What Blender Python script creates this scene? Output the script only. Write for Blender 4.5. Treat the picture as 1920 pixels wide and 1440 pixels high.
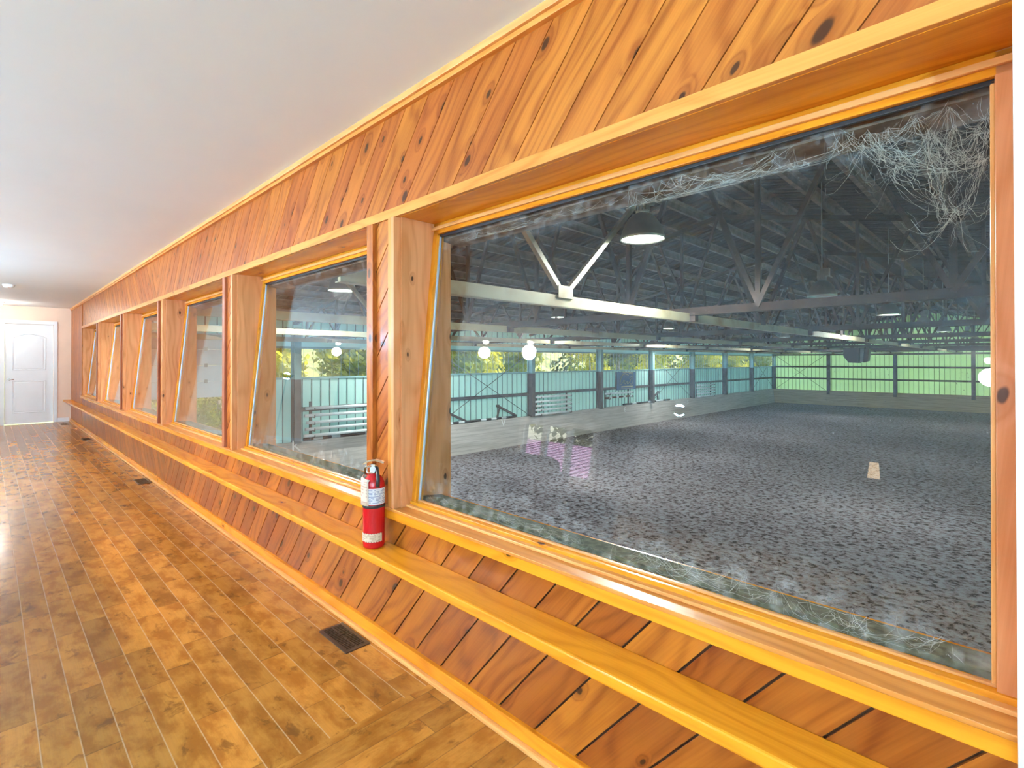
import bpy, bmesh, math, random
from mathutils import Vector, Matrix
S = bpy.context.scene
for o in list(bpy.data.objects): bpy.data.objects.remove(o)
COL = S.collection
R = math.radians
# Scene axes used below: X = distance along the window wall (away from the camera), Y = through the glass into the arena, z = up.
# World x is -X, so that the far door comes out on the left.
# ------------------------------------------------------------------ camera, world, sun, exposure
cd = bpy.data.cameras.new('camera'); cam = bpy.data.objects.new('camera', cd); COL.objects.link(cam)
cd.sensor_fit = 'HORIZONTAL'; cd.sensor_width = 36.0; cd.lens = 36.0*972.78/1920.0
cd.shift_x = 0.0; cd.shift_y = -(720-670.57)/1920.0
cd.clip_start = 0.02; cd.clip_end = 600
yaw = 0.7905; pit = 0.0068; roll = -0.0014
fw = Vector((-math.cos(yaw)*math.cos(pit), math.sin(yaw)*math.cos(pit), math.sin(pit)))
rt = Vector((math.sin(yaw), math.cos(yaw), 0)); up = rt.cross(fw)
c_, s_ = math.cos(roll), math.sin(roll)
rt2 = rt*c_ + up*s_; up2 = up*c_ - rt*s_
M = Matrix((rt2, up2, -fw)).transposed().to_4x4(); M.translation = Vector((0, 0, 1.29))
cam.matrix_world = M
S.camera = cam
S.view_settings.view_transform = 'Standard'; S.view_settings.look = 'None'
S.view_settings.gamma = 1.0; S.view_settings.use_curve_mapping = False
S.view_settings.exposure = 0.9
W = bpy.data.worlds.new('sky_world'); S.world = W; W.use_nodes = True
wn = W.node_tree.nodes; wl = W.node_tree.links
bgn = wn['Background']; sky = wn.new('ShaderNodeTexSky')
sky.sky_type = 'NISHITA'; sky.sun_disc = False; sky.sun_elevation = R(42); sky.sun_rotation = R(20)
wl.new(sky.outputs[0], bgn.inputs[0]); bgn.inputs[1].default_value = 0.8
sd = bpy.data.lights.new('sun', 'SUN'); sun = bpy.data.objects.new('sun', sd); COL.objects.link(sun)
sd.energy = 11.0; sd.angle = R(1.0); sd.color = (1.0, .93, .82)
sdir = Vector((-(0.10), -0.45, -0.62))      # light travels from the far right end of the arena towards the room and the tree line
sun.rotation_euler = sdir.to_track_quat('-Z', 'Y').to_euler()

CEIL = 2.445; YW = 1.27; FLOOR_A = -2.38; XA = 16.04; YFAR = 49.12; XR = 5.06; XMIN = 2*XR-XA
HB, HT = 1.93, 1.972       # head casing bottom / top
SB, ST = 0.593, 0.645      # sill cap bottom / top
POSTS = [2.085, 4.225, 6.385, 8.56, 10.76]; PW = .115; XEND = 12.92; XCORN = 14.75
WIN = []
xs = 0.0
for c in POSTS: WIN.append((xs, c-PW)); xs = c+PW
WIN.append((xs, XEND))

# ------------------------------------------------------------------ builders
def P(X, Y, z): return Vector((-X, Y, z))
class MB:
    def __init__(s): s.v = []; s.f = []; s.m = []; s.uv = []; s.sm = []
    def face(s, pts, mi=0, uvs=None, smooth=False, raw=False):
        n = len(s.v)
        s.v += [Vector(p) if raw else P(*p) for p in pts]
        k = len(pts); s.f.append(list(range(n, n+k))); s.m.append(mi); s.sm.append(smooth)
        if uvs is None: uvs = [(0, 0)]*k
        s.uv.append(uvs)
    def box(s, X0, X1, Y0, Y1, z0, z1, mi=0, grain=None):
        ax = [abs(X1-X0), abs(Y1-Y0), abs(z1-z0)]
        g = grain if grain is not None else ax.index(max(ax))
        ru, rv = random.random()*40, random.random()*40
        c = [(x, y, z) for x in (X0, X1) for y in (Y0, Y1) for z in (z0, z1)]
        for a, b, cc, d in ((0,1,3,2),(4,6,7,5),(0,4,5,1),(2,3,7,6),(0,2,6,4),(1,5,7,3)):
            q = [c[i] for i in (a, b, cc, d)]
            uv = []
            for p in q:
                o = [p[i] for i in range(3) if i != g]
                uv.append((p[g]+ru, o[0]+o[1]+rv))
            s.face(q, mi, uv)
    def hexa(s, c, mi=0, grain=0):
        # c: eight corners ordered as in box()
        ru, rv = random.random()*40, random.random()*40
        for a, b, cc, d in ((0,1,3,2),(4,6,7,5),(0,4,5,1),(2,3,7,6),(0,2,6,4),(1,5,7,3)):
            q = [c[i] for i in (a, b, cc, d)]
            uv = []
            for p in q:
                o = [p[i] for i in range(3) if i != grain]
                uv.append((p[grain]+ru, o[0]+o[1]+rv))
            s.face(q, mi, uv)
    def bar(s, a, b, w, h, mi=0):
        # rectangular bar between two points (X,Y,z)
        a, b = P(*a), P(*b); d = (b-a).normalized()
        u = Vector((0, 0, 1)) if abs(d.z) < .99 else Vector((0, 1, 0))
        sx = d.cross(u).normalized(); sy = sx.cross(d)
        L = (b-a).length; ru = random.random()*40
        q = [[p+sx*i*w/2+sy*j*h/2 for i, j in ((-1,-1),(1,-1),(1,1),(-1,1))] for p in (a, b)]
        for i in range(4):
            j = (i+1) % 4
            s.face([q[0][i], q[0][j], q[1][j], q[1][i]], mi, [(ru, i*.1), (ru, i*.1+.1), (ru+L, i*.1+.1), (ru+L, i*.1)], raw=True)
        s.face(q[0][::-1], mi, raw=True); s.face(q[1], mi, raw=True)
    def tube(s, pts, r, n=8, mi=0, raw=False, cap=True):
        pts = [Vector(p) if raw else P(*p) for p in pts]
        rr = r if isinstance(r, (list, tuple)) else [r]*len(pts)
        rings = []; prev = None
        for i, p in enumerate(pts):
            d = (pts[min(i+1, len(pts)-1)]-pts[max(i-1, 0)])
            d = d.normalized() if d.length > 1e-9 else Vector((0, 0, 1))
            if prev is None:
                u = Vector((0, 0, 1)) if abs(d.z) < .9 else Vector((1, 0, 0)); sx = d.cross(u).normalized()
            else: sx = (prev-d*prev.dot(d)).normalized()
            prev = sx; sy = d.cross(sx)
            rings.append([p+(sx*math.cos(2*math.pi*k/n)+sy*math.sin(2*math.pi*k/n))*rr[i] for k in range(n)])
        for a, b in zip(rings, rings[1:]):
            for k in range(n):
                l = (k+1) % n
                s.face([a[k], a[l], b[l], b[k]], mi, smooth=True, raw=True)
        if cap:
            s.face(rings[0][::-1], mi, raw=True); s.face(rings[-1], mi, raw=True)
    def lathe(s, ctr, prof, n=24, mi=0, a0=0, a1=2*math.pi):
        # prof: (radius, z) list around vertical axis through ctr (X,Y,z)
        full = abs(a1-a0-2*math.pi) < 1e-6; m = n if full else n+1
        c = P(*ctr); rg = []
        for r, z in prof:
            rg.append([c+Vector((r*math.cos(a0+(a1-a0)*k/n), r*math.sin(a0+(a1-a0)*k/n), z)) for k in range(m)])
        for a, b in zip(rg, rg[1:]):
            for k in range(n):
                l = (k+1) % m
                s.face([a[k], a[l], b[l], b[k]], mi, [(k/n, 0), ((k+1)/n, 0), ((k+1)/n, 1), (k/n, 1)], smooth=True, raw=True)
    def build(s, name, mats, parent=None, base=None, merge=False, kind=None, normals=True, bevel=0):
        me = bpy.data.meshes.new(name)
        o0 = Vector((0, 0, 0))
        if parent is not None:
            o0 = Vector(parent['_base']) if '_base' in parent else Vector((0, 0, 0))
        elif base is not None: o0 = P(*base)
        me.from_pydata([v-o0 for v in s.v], [], s.f)
        if not isinstance(mats, (list, tuple)): mats = [mats]
        for m in mats: me.materials.append(m)
        l = me.uv_layers.new(name='UVMap')
        i = 0
        for p, uv, mi, sm in zip(me.polygons, s.uv, s.m, s.sm):
            p.material_index = mi; p.use_smooth = sm
            for q in uv: l.data[i].uv = q; i += 1
        if merge or normals or bevel:
            bm = bmesh.new(); bm.from_mesh(me)
            bmesh.ops.remove_doubles(bm, verts=bm.verts, dist=1e-5)
            bmesh.ops.recalc_face_normals(bm, faces=bm.faces)
            bm.to_mesh(me); bm.free()
        o = bpy.data.objects.new(name, me); COL.objects.link(o)
        if bevel:
            b = o.modifiers.new('bevel', 'BEVEL'); b.width = bevel; b.segments = 2; b.limit_method = 'ANGLE'; b.angle_limit = R(50)
        if parent is not None: o.parent = parent; o['_base'] = list(o0)
        else: o.location = o0; o['_base'] = list(o0)
        if kind: o['kind'] = kind
        return o
def thing(name, label, cat, base, group=None):
    o = bpy.data.objects.new(name, None); COL.objects.link(o); o.empty_display_size = .1
    o.location = P(*base); o['_base'] = list(P(*base)); o['label'] = label; o['category'] = cat
    if group: o['group'] = group
    return o
def tag(o, label, cat, group=None, kind=None):
    o['label'] = label; o['category'] = cat
    if group: o['group'] = group
    if kind: o['kind'] = kind
    return o
def struct_root(name, base):
    o = bpy.data.objects.new(name, None); COL.objects.link(o); o.location = P(*base); o['_base'] = list(P(*base)); o['kind'] = 'structure'; return o
def dup(root, base, label=None, group=None):
    r = root.copy(); COL.objects.link(r); r.location = P(*base); r['_base'] = list(P(*base))
    if label: r['label'] = label
    if group: r['group'] = group
    for ch in list(root.children):
        c = ch.copy(); COL.objects.link(c); c.parent = r
        for g in ch.children:
            d = g.copy(); COL.objects.link(d); d.parent = c
    return r

# ------------------------------------------------------------------ materials
class NT:
    def __init__(s, name):
        s.m = bpy.data.materials.new(name); s.m.use_nodes = True
        s.n = s.m.node_tree.nodes; s.l = s.m.node_tree.links
        s.b = s.n['Principled BSDF']; s.out = s.n['Material Output']
    def set(s, inp, v):
        if hasattr(v, 'is_output') or isinstance(v, bpy.types.NodeSocket): s.l.new(v, inp)
        else: inp.default_value = v
    def math(s, op, a, b=0.0, c=None, clamp=False):
        n = s.n.new('ShaderNodeMath'); n.operation = op; n.use_clamp = clamp
        s.set(n.inputs[0], a); s.set(n.inputs[1], b)
        if c is not None: s.set(n.inputs[2], c)
        return n.outputs[0]
    def sep(s, v):
        n = s.n.new('ShaderNodeSeparateXYZ'); s.l.new(v, n.inputs[0]); return n.outputs
    def comb(s, x, y=0.0, z=0.0):
        n = s.n.new('ShaderNodeCombineXYZ')
        for i, q in enumerate((x, y, z)): s.set(n.inputs[i], q)
        return n.outputs[0]
    def uv(s): return s.n.new('ShaderNodeTexCoord').outputs['UV']
    def obj(s): return s.n.new('ShaderNodeTexCoord').outputs['Object']
    def pos(s): return s.n.new('ShaderNodeNewGeometry').outputs['Position']
    def noise(s, v, scale, detail=3, rough=.55, dist=0, dim='3D'):
        n = s.n.new('ShaderNodeTexNoise'); n.noise_dimensions = dim; s.l.new(v, n.inputs['Vector'])
        n.inputs['Scale'].default_value = scale; n.inputs['Detail'].default_value = detail
        n.inputs['Roughness'].default_value = rough; n.inputs['Distortion'].default_value = dist
        return n.outputs
    def vor(s, v, scale, feat='F1', dim='3D', rnd=1.0):
        n = s.n.new('ShaderNodeTexVoronoi'); n.voronoi_dimensions = dim; n.feature = feat
        s.l.new(v, n.inputs['Vector']); n.inputs['Scale'].default_value = scale; n.inputs['Randomness'].default_value = rnd
        return n.outputs
    def white(s, v):
        n = s.n.new('ShaderNodeTexWhiteNoise'); n.noise_dimensions = '3D'; s.l.new(v, n.inputs['Vector']); return n.outputs
    def ramp(s, f, stops, interp='LINEAR'):
        n = s.n.new('ShaderNodeValToRGB'); n.color_ramp.interpolation = interp; s.l.new(f, n.inputs[0])
        e = n.color_ramp.elements
        while len(e) < len(stops): e.new(.5)
        for x, (p, c) in zip(e, stops):
            x.position = p; x.color = (c[0], c[1], c[2], 1) if isinstance(c, (tuple, list)) else (c, c, c, 1)
        return n.outputs[0]
    def mix(s, f, a, b, mode='MIX'):
        n = s.n.new('ShaderNodeMix'); n.data_type = 'RGBA'; n.blend_type = mode
        s.set(n.inputs[0], f)
        for i, q in ((6, a), (7, b)):
            if isinstance(q, (tuple, list)): q = (q[0], q[1], q[2], 1)
            s.set(n.inputs[i], q)
        return n.outputs[2]
    def smooth(s, v, a, b, lo=0.0, hi=1.0):
        n = s.n.new('ShaderNodeMapRange'); n.interpolation_type = 'SMOOTHSTEP'; s.set(n.inputs[0], v)
        for i, q in enumerate((a, b, lo, hi)): s.set(n.inputs[i+1], q)
        return n.outputs[0]
    def bump(s, h, st=.3, d=.01):
        n = s.n.new('ShaderNodeBump'); n.inputs['Strength'].default_value = st; n.inputs['Distance'].default_value = d
        s.l.new(h, n.inputs['Height']); s.l.new(n.outputs[0], s.b.inputs['Normal'])
    def base(s, c, rough=.5, metal=0.0, spec=.5, coat=0):
        if isinstance(c, (tuple, list)): c = (c[0], c[1], c[2], 1)
        s.set(s.b.inputs['Base Color'], c); s.set(s.b.inputs['Roughness'], rough); s.set(s.b.inputs['Metallic'], metal)
        s.set(s.b.inputs['Specular IOR Level'], spec)
        if coat: s.b.inputs['Coat Weight'].default_value = coat; s.b.inputs['Coat Roughness'].default_value = .12
        return s.m
def sr(r, g, b):
    f = lambda c: (c/255/12.92) if c/255 <= .04045 else ((c/255+.055)/1.055)**2.4
    return (f(r), f(g), f(b))
def plain(name, c, rough=.5, metal=0, spec=.5, var=.12, scale=3.0, bump=0):
    t = NT(name); n = t.noise(t.pos(), scale, 4)[0]
    col = t.mix(t.smooth(n, .3, .7), [x*(1-var) for x in c], [min(1, x*(1+var)) for x in c])
    t.base(col, rough, metal, spec)
    if bump: t.bump(t.noise(t.pos(), 60, 3)[0], bump, .004)
    return t.m
def wood(name, light, dark, knot=(.045, .012, .004), knots=.75, rough=.36, grain=1.0, kscale=6.5, kr=.098, tintv=.12, coat=.04):
    t = NT(name); uv = t.uv(); u, v, _ = t.sep(uv)
    # knots
    kv = t.comb(t.math('MULTIPLY', u, .5), v, 0.0)
    vo = t.vor(kv, kscale, dim='2D'); d = vo['Distance']; cr = t.sep(vo['Color'])
    nn = t.noise(kv, 30, 2, dim='2D')[0]
    d2 = t.math('ADD', d, t.math('MULTIPLY', t.math('SUBTRACT', nn, .5), .05))
    present = t.math('GREATER_THAN', cr[0], 1-knots)
    rad = t.math('MULTIPLY', t.math('ADD', .45, t.math('MULTIPLY', cr[1], .8)), kr)
    km = t.math('MULTIPLY', t.smooth(d2, rad, t.math('MULTIPLY', rad, .55)), present)
    halo = t.math('MULTIPLY', t.smooth(d2, t.math('MULTIPLY', rad, 3.2), rad), present)
    # grain bending around the knots
    w1 = t.noise(t.comb(t.math('MULTIPLY', u, .9), t.math('MULTIPLY', v, 3.0), 0.0), 1.0, 2, dim='2D')[0]
    vv = t.math('ADD', t.math('MULTIPLY', v, 16.0*grain), t.math('ADD', t.math('MULTIPLY', w1, 7.0), t.math('MULTIPLY', halo, 1.2)))
    ring = t.math('SINE', t.math('MULTIPLY', vv, 6.2832))
    ringm = t.math('POWER', t.math('ADD', t.math('MULTIPLY', ring, .5), .5), 2.5)
    fine = t.noise(t.comb(t.math('MULTIPLY', u, 3.0), t.math('MULTIPLY', v, 160.0), 0.0), 1.0, 3, dim='2D')[0]
    broad = t.noise(t.comb(t.math('MULTIPLY', u, 1.3), t.math('MULTIPLY', v, 9.0), 0.0), 1.0, 3, dim='2D')[0]
    f = t.math('ADD', t.math('MULTIPLY', ringm, .50), t.math('MULTIPLY', t.smooth(broad, .34, .66), .45))
    f = t.math('ADD', f, t.math('MULTIPLY', t.math('SUBTRACT', fine, .5), .7), clamp=True)
    col = t.mix(f, light, dark)
    # each board has its own tone, from its own texture offset
    at = t.n.new('ShaderNodeAttribute'); at.attribute_name = 'tone'; at.attribute_type = 'GEOMETRY'
    tn = t.math('SUBTRACT', at.outputs['Fac'], .5)
    hs = t.n.new('ShaderNodeHueSaturation'); t.l.new(col, hs.inputs['Color'])
    t.set(hs.inputs['Value'], t.math('ADD', 1.0, t.math('MULTIPLY', tn, tintv*1.6)))
    t.set(hs.inputs['Hue'], t.math('ADD', .5, t.math('MULTIPLY', tn, .009)))
    col = t.mix(t.math('MULTIPLY', halo, .45), hs.outputs[0], [dark[0]*.7, dark[1]*.55, dark[2]*.5])
    col = t.mix(t.math('MULTIPLY', km, .93), col, knot)
    t.base(col, rough, 0, .25, coat)
    t.bump(t.math('SUBTRACT', fine, t.math('MULTIPLY', km, .6)), .12, .002)
    return t.m
WL, WD = (.50, .140, .021), (.27, .055, .007)
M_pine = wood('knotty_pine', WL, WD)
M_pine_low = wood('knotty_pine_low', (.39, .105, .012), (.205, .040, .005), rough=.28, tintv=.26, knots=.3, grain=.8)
M_trimw = wood('pine_trim', (.74, .285, .060), (.56, .18, .028), knots=.10, kr=.06, grain=1.3)
M_sill = wood('pine_sill', (.82, .305, .018), (.62, .185, .009), knots=.22, kr=.055, rough=.24)
M_jamb = wood('pine_jamb', (.75, .305, .125), (.58, .20, .06), knots=.5, kr=.06)
M_base = wood('pine_baseboard', (.80, .37, .12), (.66, .26, .07), knots=.04, kr=.05, rough=.28)
M_groove = plain('groove_shadow_wood', (.07, .022, .006), .7)
M_red = wood('stained_trim', (.40, .12, .05), (.25, .06, .03), knots=.1)
# hardwood floor: planks from UV (u along, v across, metres)
def floor_mat(name='maple_floor', seam=(.66, .43, .25), sa=.62):  # default pale seam paints light reflected in the grooves
    t = NT(name); u, v, _ = t.sep(t.uv())
    PWd = .1003
    row = t.math('FLOOR', t.math('DIVIDE', v, PWd)); fv = t.math('FRACT', t.math('DIVIDE', v, PWd))
    rr = t.white(t.comb(row, 3.3, 1.0))['Value']
    Ln = .52
    uu = t.math('ADD', t.math('DIVIDE', u, Ln), t.math('MULTIPLY', rr, 7.0))
    uu = t.math('ADD', uu, t.math('MULTIPLY', t.noise(t.comb(uu, t.math('MULTIPLY', row, 5.1), 0.0), .8, 0, dim='2D')[0], .8))
    cell = t.math('FLOOR', uu); fu = t.math('FRACT', uu)
    rn = t.white(t.comb(row, cell, 7.0)); rc = t.sep(rn['Color'])
    ev = t.math('MINIMUM', fv, t.math('SUBTRACT', 1.0, fv)); eu = t.math('MINIMUM', fu, t.math('SUBTRACT', 1.0, fu))
    gv = t.smooth(ev, .028, .008); gu = t.smooth(eu, .0055, .0015)
    ou = t.math('ADD', u, t.math('MULTIPLY', rc[0], 30.0)); ov = t.math('ADD', v, t.math('MULTIPLY', rc[1], 30.0))
    b1 = t.noise(t.comb(t.math('MULTIPLY', ou, 5.5), t.math('MULTIPLY', ov, 11.0), 0.0), 1.0, 5, .62, .15, dim='2D')[0]
    b2 = t.noise(t.comb(t.math('MULTIPLY', ou, 8.0), t.math('MULTIPLY', ov, 13.0), 2.0), 1.0, 5, .65, .3, dim='2D')[0]
    fine = t.noise(t.comb(t.math('MULTIPLY', ou, 5.0), t.math('MULTIPLY', ov, 170.0), 0.0), 1.0, 2, dim='2D')[0]
    col = t.mix(t.smooth(b1, .35, .68), (.54, .215, .036), (.34, .112, .015))
    col = t.mix(t.math('MULTIPLY', t.smooth(b2, .58, .72), .68), col, (.14, .045, .009))
    col = t.mix(t.math('MULTIPLY', t.math('SUBTRACT', fine, .3), .35), col, (.20, .075, .02))
    hs = t.n.new('ShaderNodeHueSaturation'); t.l.new(col, hs.inputs['Color'])
    t.set(hs.inputs['Value'], t.math('ADD', .80, t.math('MULTIPLY', rc[2], .42)))
    col = t.mix(t.math('MULTIPLY', gv, sa), hs.outputs[0], seam)
    col = t.mix(t.math('MULTIPLY', gu, .55), col, (.10, .04, .012))
    t.base(col, t.math('ADD', .17, t.math('MULTIPLY', b1, .10)), 0, .25, .12)
    t.bump(t.math('ADD', t.math('MULTIPLY', b1, .25), t.math('MULTIPLY', t.math('ADD', gv, gu), -1.0)), .18, .002)
    return t.m
M_floor = floor_mat(); M_floor2 = floor_mat('maple_floor_crosswise', (.12, .05, .015), .55)
M_ceil = plain('white_ceiling', (.80, .83, .85), .8, var=.015, scale=1.0)
M_white = plain('white_paint', (.82, .82, .83), .45, var=.02)
M_wallw = plain('white_wall', (.84, .80, .74), .7, var=.02)
M_peach = plain('peach_wall', (.86, .62, .47), .7, var=.03)
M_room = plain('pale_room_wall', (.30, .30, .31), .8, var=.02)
M_chrome = plain('chrome', (.75, .75, .76), .15, 1.0, var=.02)
M_vent = plain('bronze_vent', (.10, .06, .035), .35, .6)
M_black = plain('black_hole', (.012, .010, .009), .8)
M_blackp = plain('black_plastic', (.02, .02, .022), .4)
M_red_ext = plain('extinguisher_red', (.52, .006, .010), .22, var=.04)
M_steel = plain('dark_steel', (.050, .034, .030), .7, 0, .2, var=.35, scale=8)
M_chord = plain('dark_rusty_chord', (.022, .014, .012), .8, 0, .1, var=.35, scale=8)
M_steel2 = plain('column_steel', (.115, .105, .115), .6, .1, var=.2)
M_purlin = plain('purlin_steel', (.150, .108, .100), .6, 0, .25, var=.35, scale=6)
M_purlin_lit = plain('lit_purlin_steel', (.20, .185, .185), .6, 0, .25, var=.25, scale=6)  # lighter copy of the purlin steel, with the light on the left purlins painted in
M_tie = NT('rusty_cream_tie')
_n = M_tie.noise(M_tie.pos(), 2.2, 5)[0]
M_tie = M_tie.base(M_tie.mix(M_tie.smooth(_n, .45, .75), (.46, .41, .26), (.30, .19, .09)), .55)
M_deck = plain('roof_deck', (.034, .030, .036), .75, 0, .1, var=.25, scale=1.2)
M_alu = plain('shade_aluminium', (.50, .53, .49), .32, .85, var=.1)
M_ballast = plain('ballast_grey', (.30, .31, .31), .5, .5)
M_gasket = plain('glazing_silver', (.62, .67, .74), .25, .5)
M_outframe = plain('dusty_outer_timber', (.16, .115, .085), .8, var=.35, scale=18)
M_moss = plain('mossy_ledge', (.085, .085, .05), .9, var=.5, scale=40, bump=.5)
def panel_mat(name, c, tr):
    t = NT(name); n = t.noise(t.pos(), .7, 3)[0]
    col = t.mix(t.smooth(n, .3, .7), [x*.93 for x in c], c)
    d = t.n.new('ShaderNodeBsdfDiffuse'); e = t.n.new('ShaderNodeBsdfTranslucent'); m = t.n.new('ShaderNodeMixShader')
    t.l.new(col, d.inputs[0]); t.l.new(col, e.inputs[0]); m.inputs[0].default_value = tr
    t.l.new(d.outputs[0], m.inputs[1]); t.l.new(e.outputs[0], m.inputs[2]); t.l.new(m.outputs[0], t.out.inputs[0])
    t.n.remove(t.b); return t.m
M_teal = panel_mat('teal_wall_sheet', (.62, .82, .77), .42)
M_green = panel_mat('green_wall_sheet', (.60, .76, .50), .29)
M_rib = plain('sheet_rib', (.13, .19, .20), .5)  # dark colour paints the shade lines along the ribs
M_ribg = plain('sheet_rib_green_shaded', (.15, .22, .12), .5)  # same painted rib shade for the far wall
M_trimteal = plain('teal_steel_trim', (.22, .38, .38), .5)
def boards(name, a, b, h=.14):
    t = NT(name); x, y, z = t.sep(t.pos())
    fz = t.math('FRACT', t.math('DIVIDE', z, h)); n = t.noise(t.comb(t.math('MULTIPLY', x, .8), t.math('MULTIPLY', y, .8), t.math('MULTIPLY', z, 14.0)), 1.0, 5, .6)[0]
    col = t.mix(t.smooth(n, .3, .75), a, b)
    g = t.smooth(t.math('MINIMUM', fz, t.math('SUBTRACT', 1.0, fz)), .06, .02)
    return t.base(t.mix(t.math('MULTIPLY', g, .35), col, [q*.4 for q in b]), .85)
M_kick = boards('weathered_kickboards', (.62, .58, .56), (.44, .41, .39))
M_kick2 = boards('weathered_kickboards_far', (.66, .52, .33), (.46, .35, .22))
def ground_mat():
    t = NT('arena_footing'); p = t.pos()
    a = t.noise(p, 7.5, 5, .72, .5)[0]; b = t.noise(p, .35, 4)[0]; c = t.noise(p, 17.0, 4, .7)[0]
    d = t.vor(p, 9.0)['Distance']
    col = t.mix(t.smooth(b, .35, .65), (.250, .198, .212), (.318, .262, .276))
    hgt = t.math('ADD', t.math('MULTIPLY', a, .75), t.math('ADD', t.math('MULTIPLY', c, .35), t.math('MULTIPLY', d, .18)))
    col = t.mix(t.math('MULTIPLY', t.smooth(hgt, .60, .56), .95), col, (.035, .030, .030))  # shade inside the hoof marks painted dark into the low spots
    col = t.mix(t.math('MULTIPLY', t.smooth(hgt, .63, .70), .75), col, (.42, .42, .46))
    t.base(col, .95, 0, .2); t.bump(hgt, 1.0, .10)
    return t.m
M_ground = ground_mat()
M_grass = plain('outdoor_grass', (.16, .20, .05), .95, var=.4, scale=.6)
def leafm(name, a, b):
    t = NT(name); n = t.noise(t.pos(), .55, 4, .6)[0]
    oi = t.n.new('ShaderNodeObjectInfo')
    f = t.math('ADD', t.smooth(n, .35, .65), t.math('MULTIPLY', t.math('SUBTRACT', oi.outputs['Random'], .5), .8), clamp=True)
    col = t.mix(f, a, b)
    d = t.n.new('ShaderNodeBsdfDiffuse'); e = t.n.new('ShaderNodeBsdfTranslucent'); m = t.n.new('ShaderNodeMixShader')
    t.l.new(col, d.inputs[0]); t.l.new(col, e.inputs[0]); m.inputs[0].default_value = .4
    t.l.new(d.outputs[0], m.inputs[1]); t.l.new(e.outputs[0], m.inputs[2]); t.l.new(m.outputs[0], t.out.inputs[0])
    t.n.remove(t.b); return t.m
M_leaf = leafm('yellow_green_leaves', (.40, .35, .022), (.13, .165, .014))
M_leafd = leafm('dark_green_leaves', (.12, .14, .012), (.014, .026, .004))
M_bark = plain('bark', (.20, .15, .11), .9, var=.4, scale=6)
def emis(name, c, st):
    t = NT(name); e = t.n.new('ShaderNodeEmission'); e.inputs[0].default_value = (*c, 1); e.inputs[1].default_value = st
    t.l.new(e.outputs[0], t.out.inputs[0]); t.n.remove(t.b); return t.m
M_bulb = emis('lit_lamp', (.90, 1.0, .86), 9.0)
M_globe = emis('lit_globe', (1.0, .95, .88), 12.0)
M_warm = emis('warm_lampshade', (1.0, .72, .45), 5.0)
M_unlit = plain('unlit_lens', (.55, .58, .58), .3)
def glass_mat():
    t = NT('dusty_window_glass')
    tr = t.n.new('ShaderNodeBsdfTransparent'); tr.inputs[0].default_value = (.965, .985, .975, 1)
    gl = t.n.new('ShaderNodeBsdfGlossy'); gl.inputs['Roughness'].default_value = 0.0; gl.inputs[0].default_value = (1, 1, 1, 1)
    fr = t.n.new('ShaderNodeFresnel'); bf = t.n.new('ShaderNodeNewGeometry').outputs['Backfacing']; t.set(fr.inputs[0], t.math('ADD', 1.40, t.math('MULTIPLY', bf, 1/1.40-1.40)))
    m = t.n.new('ShaderNodeMixShader'); t.l.new(fr.outputs[0], m.inputs[0]); t.l.new(tr.outputs[0], m.inputs[1]); t.l.new(gl.outputs[0], m.inputs[2])
    df = t.n.new('ShaderNodeBsdfDiffuse'); df.inputs[0].default_value = (.80, .82, .84, 1)
    p = t.pos()
    n = t.noise(p, 1.6, 5, .65)[0]; sp = t.noise(p, 190.0, 1, .5)[0]; x, y, z = t.sep(p)
    st = t.noise(t.comb(t.math('MULTIPLY', x, 40.0), 0.0, t.math('MULTIPLY', z, 1.5)), 1.0, 3)[0]
    f = t.math('ADD', t.math('MULTIPLY', t.smooth(n, .40, .75), .010), t.math('MULTIPLY', t.smooth(sp, .74, .80), .28))
    f = t.math('ADD', f, t.math('MULTIPLY', t.smooth(st, .60, .80), .016))
    # dust collects along the bottom edge and in the upper corners
    dirt = t.noise(p, 22.0, 5, .7)[0]
    f = t.math('ADD', f, t.math('MULTIPLY', t.math('MULTIPLY', t.smooth(z, .86, .66), t.smooth(dirt, .45, .72)), .20))
    f = t.math('ADD', f, t.math('MULTIPLY', t.math('MULTIPLY', t.smooth(z, 1.72, 1.86), t.smooth(dirt, .45, .72)), .12), clamp=True)
    m2 = t.n.new('ShaderNodeMixShader'); t.l.new(f, m2.inputs[0]); t.l.new(m.outputs[0], m2.inputs[1]); t.l.new(df.outputs[0], m2.inputs[2])
    t.l.new(m2.outputs[0], t.out.inputs[0]); t.n.remove(t.b); return t.m
M_glass = glass_mat()
M_web = plain('cobweb_silk', (.56, .53, .48), .9)
def clearm(name):
    t = NT(name); tr = t.n.new('ShaderNodeBsdfTransparent'); gl = t.n.new('ShaderNodeBsdfGlossy'); gl.inputs['Roughness'].default_value = .02
    m = t.n.new('ShaderNodeMixShader'); m.inputs[0].default_value = .05; t.l.new(tr.outputs[0], m.inputs[1]); t.l.new(gl.outputs[0], m.inputs[2])
    t.l.new(m.outputs[0], t.out.inputs[0]); t.n.remove(t.b); return t.m
M_clear = clearm('clerestory_sheet')

# tone attribute helper: gives each board its own tone
def set_tone(o, tones=None):
    me = o.data; a = me.attributes.new('tone', 'FLOAT', 'FACE')
    for i in range(len(me.polygons)): a.data[i].value = tones[i] if tones else .5

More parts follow.
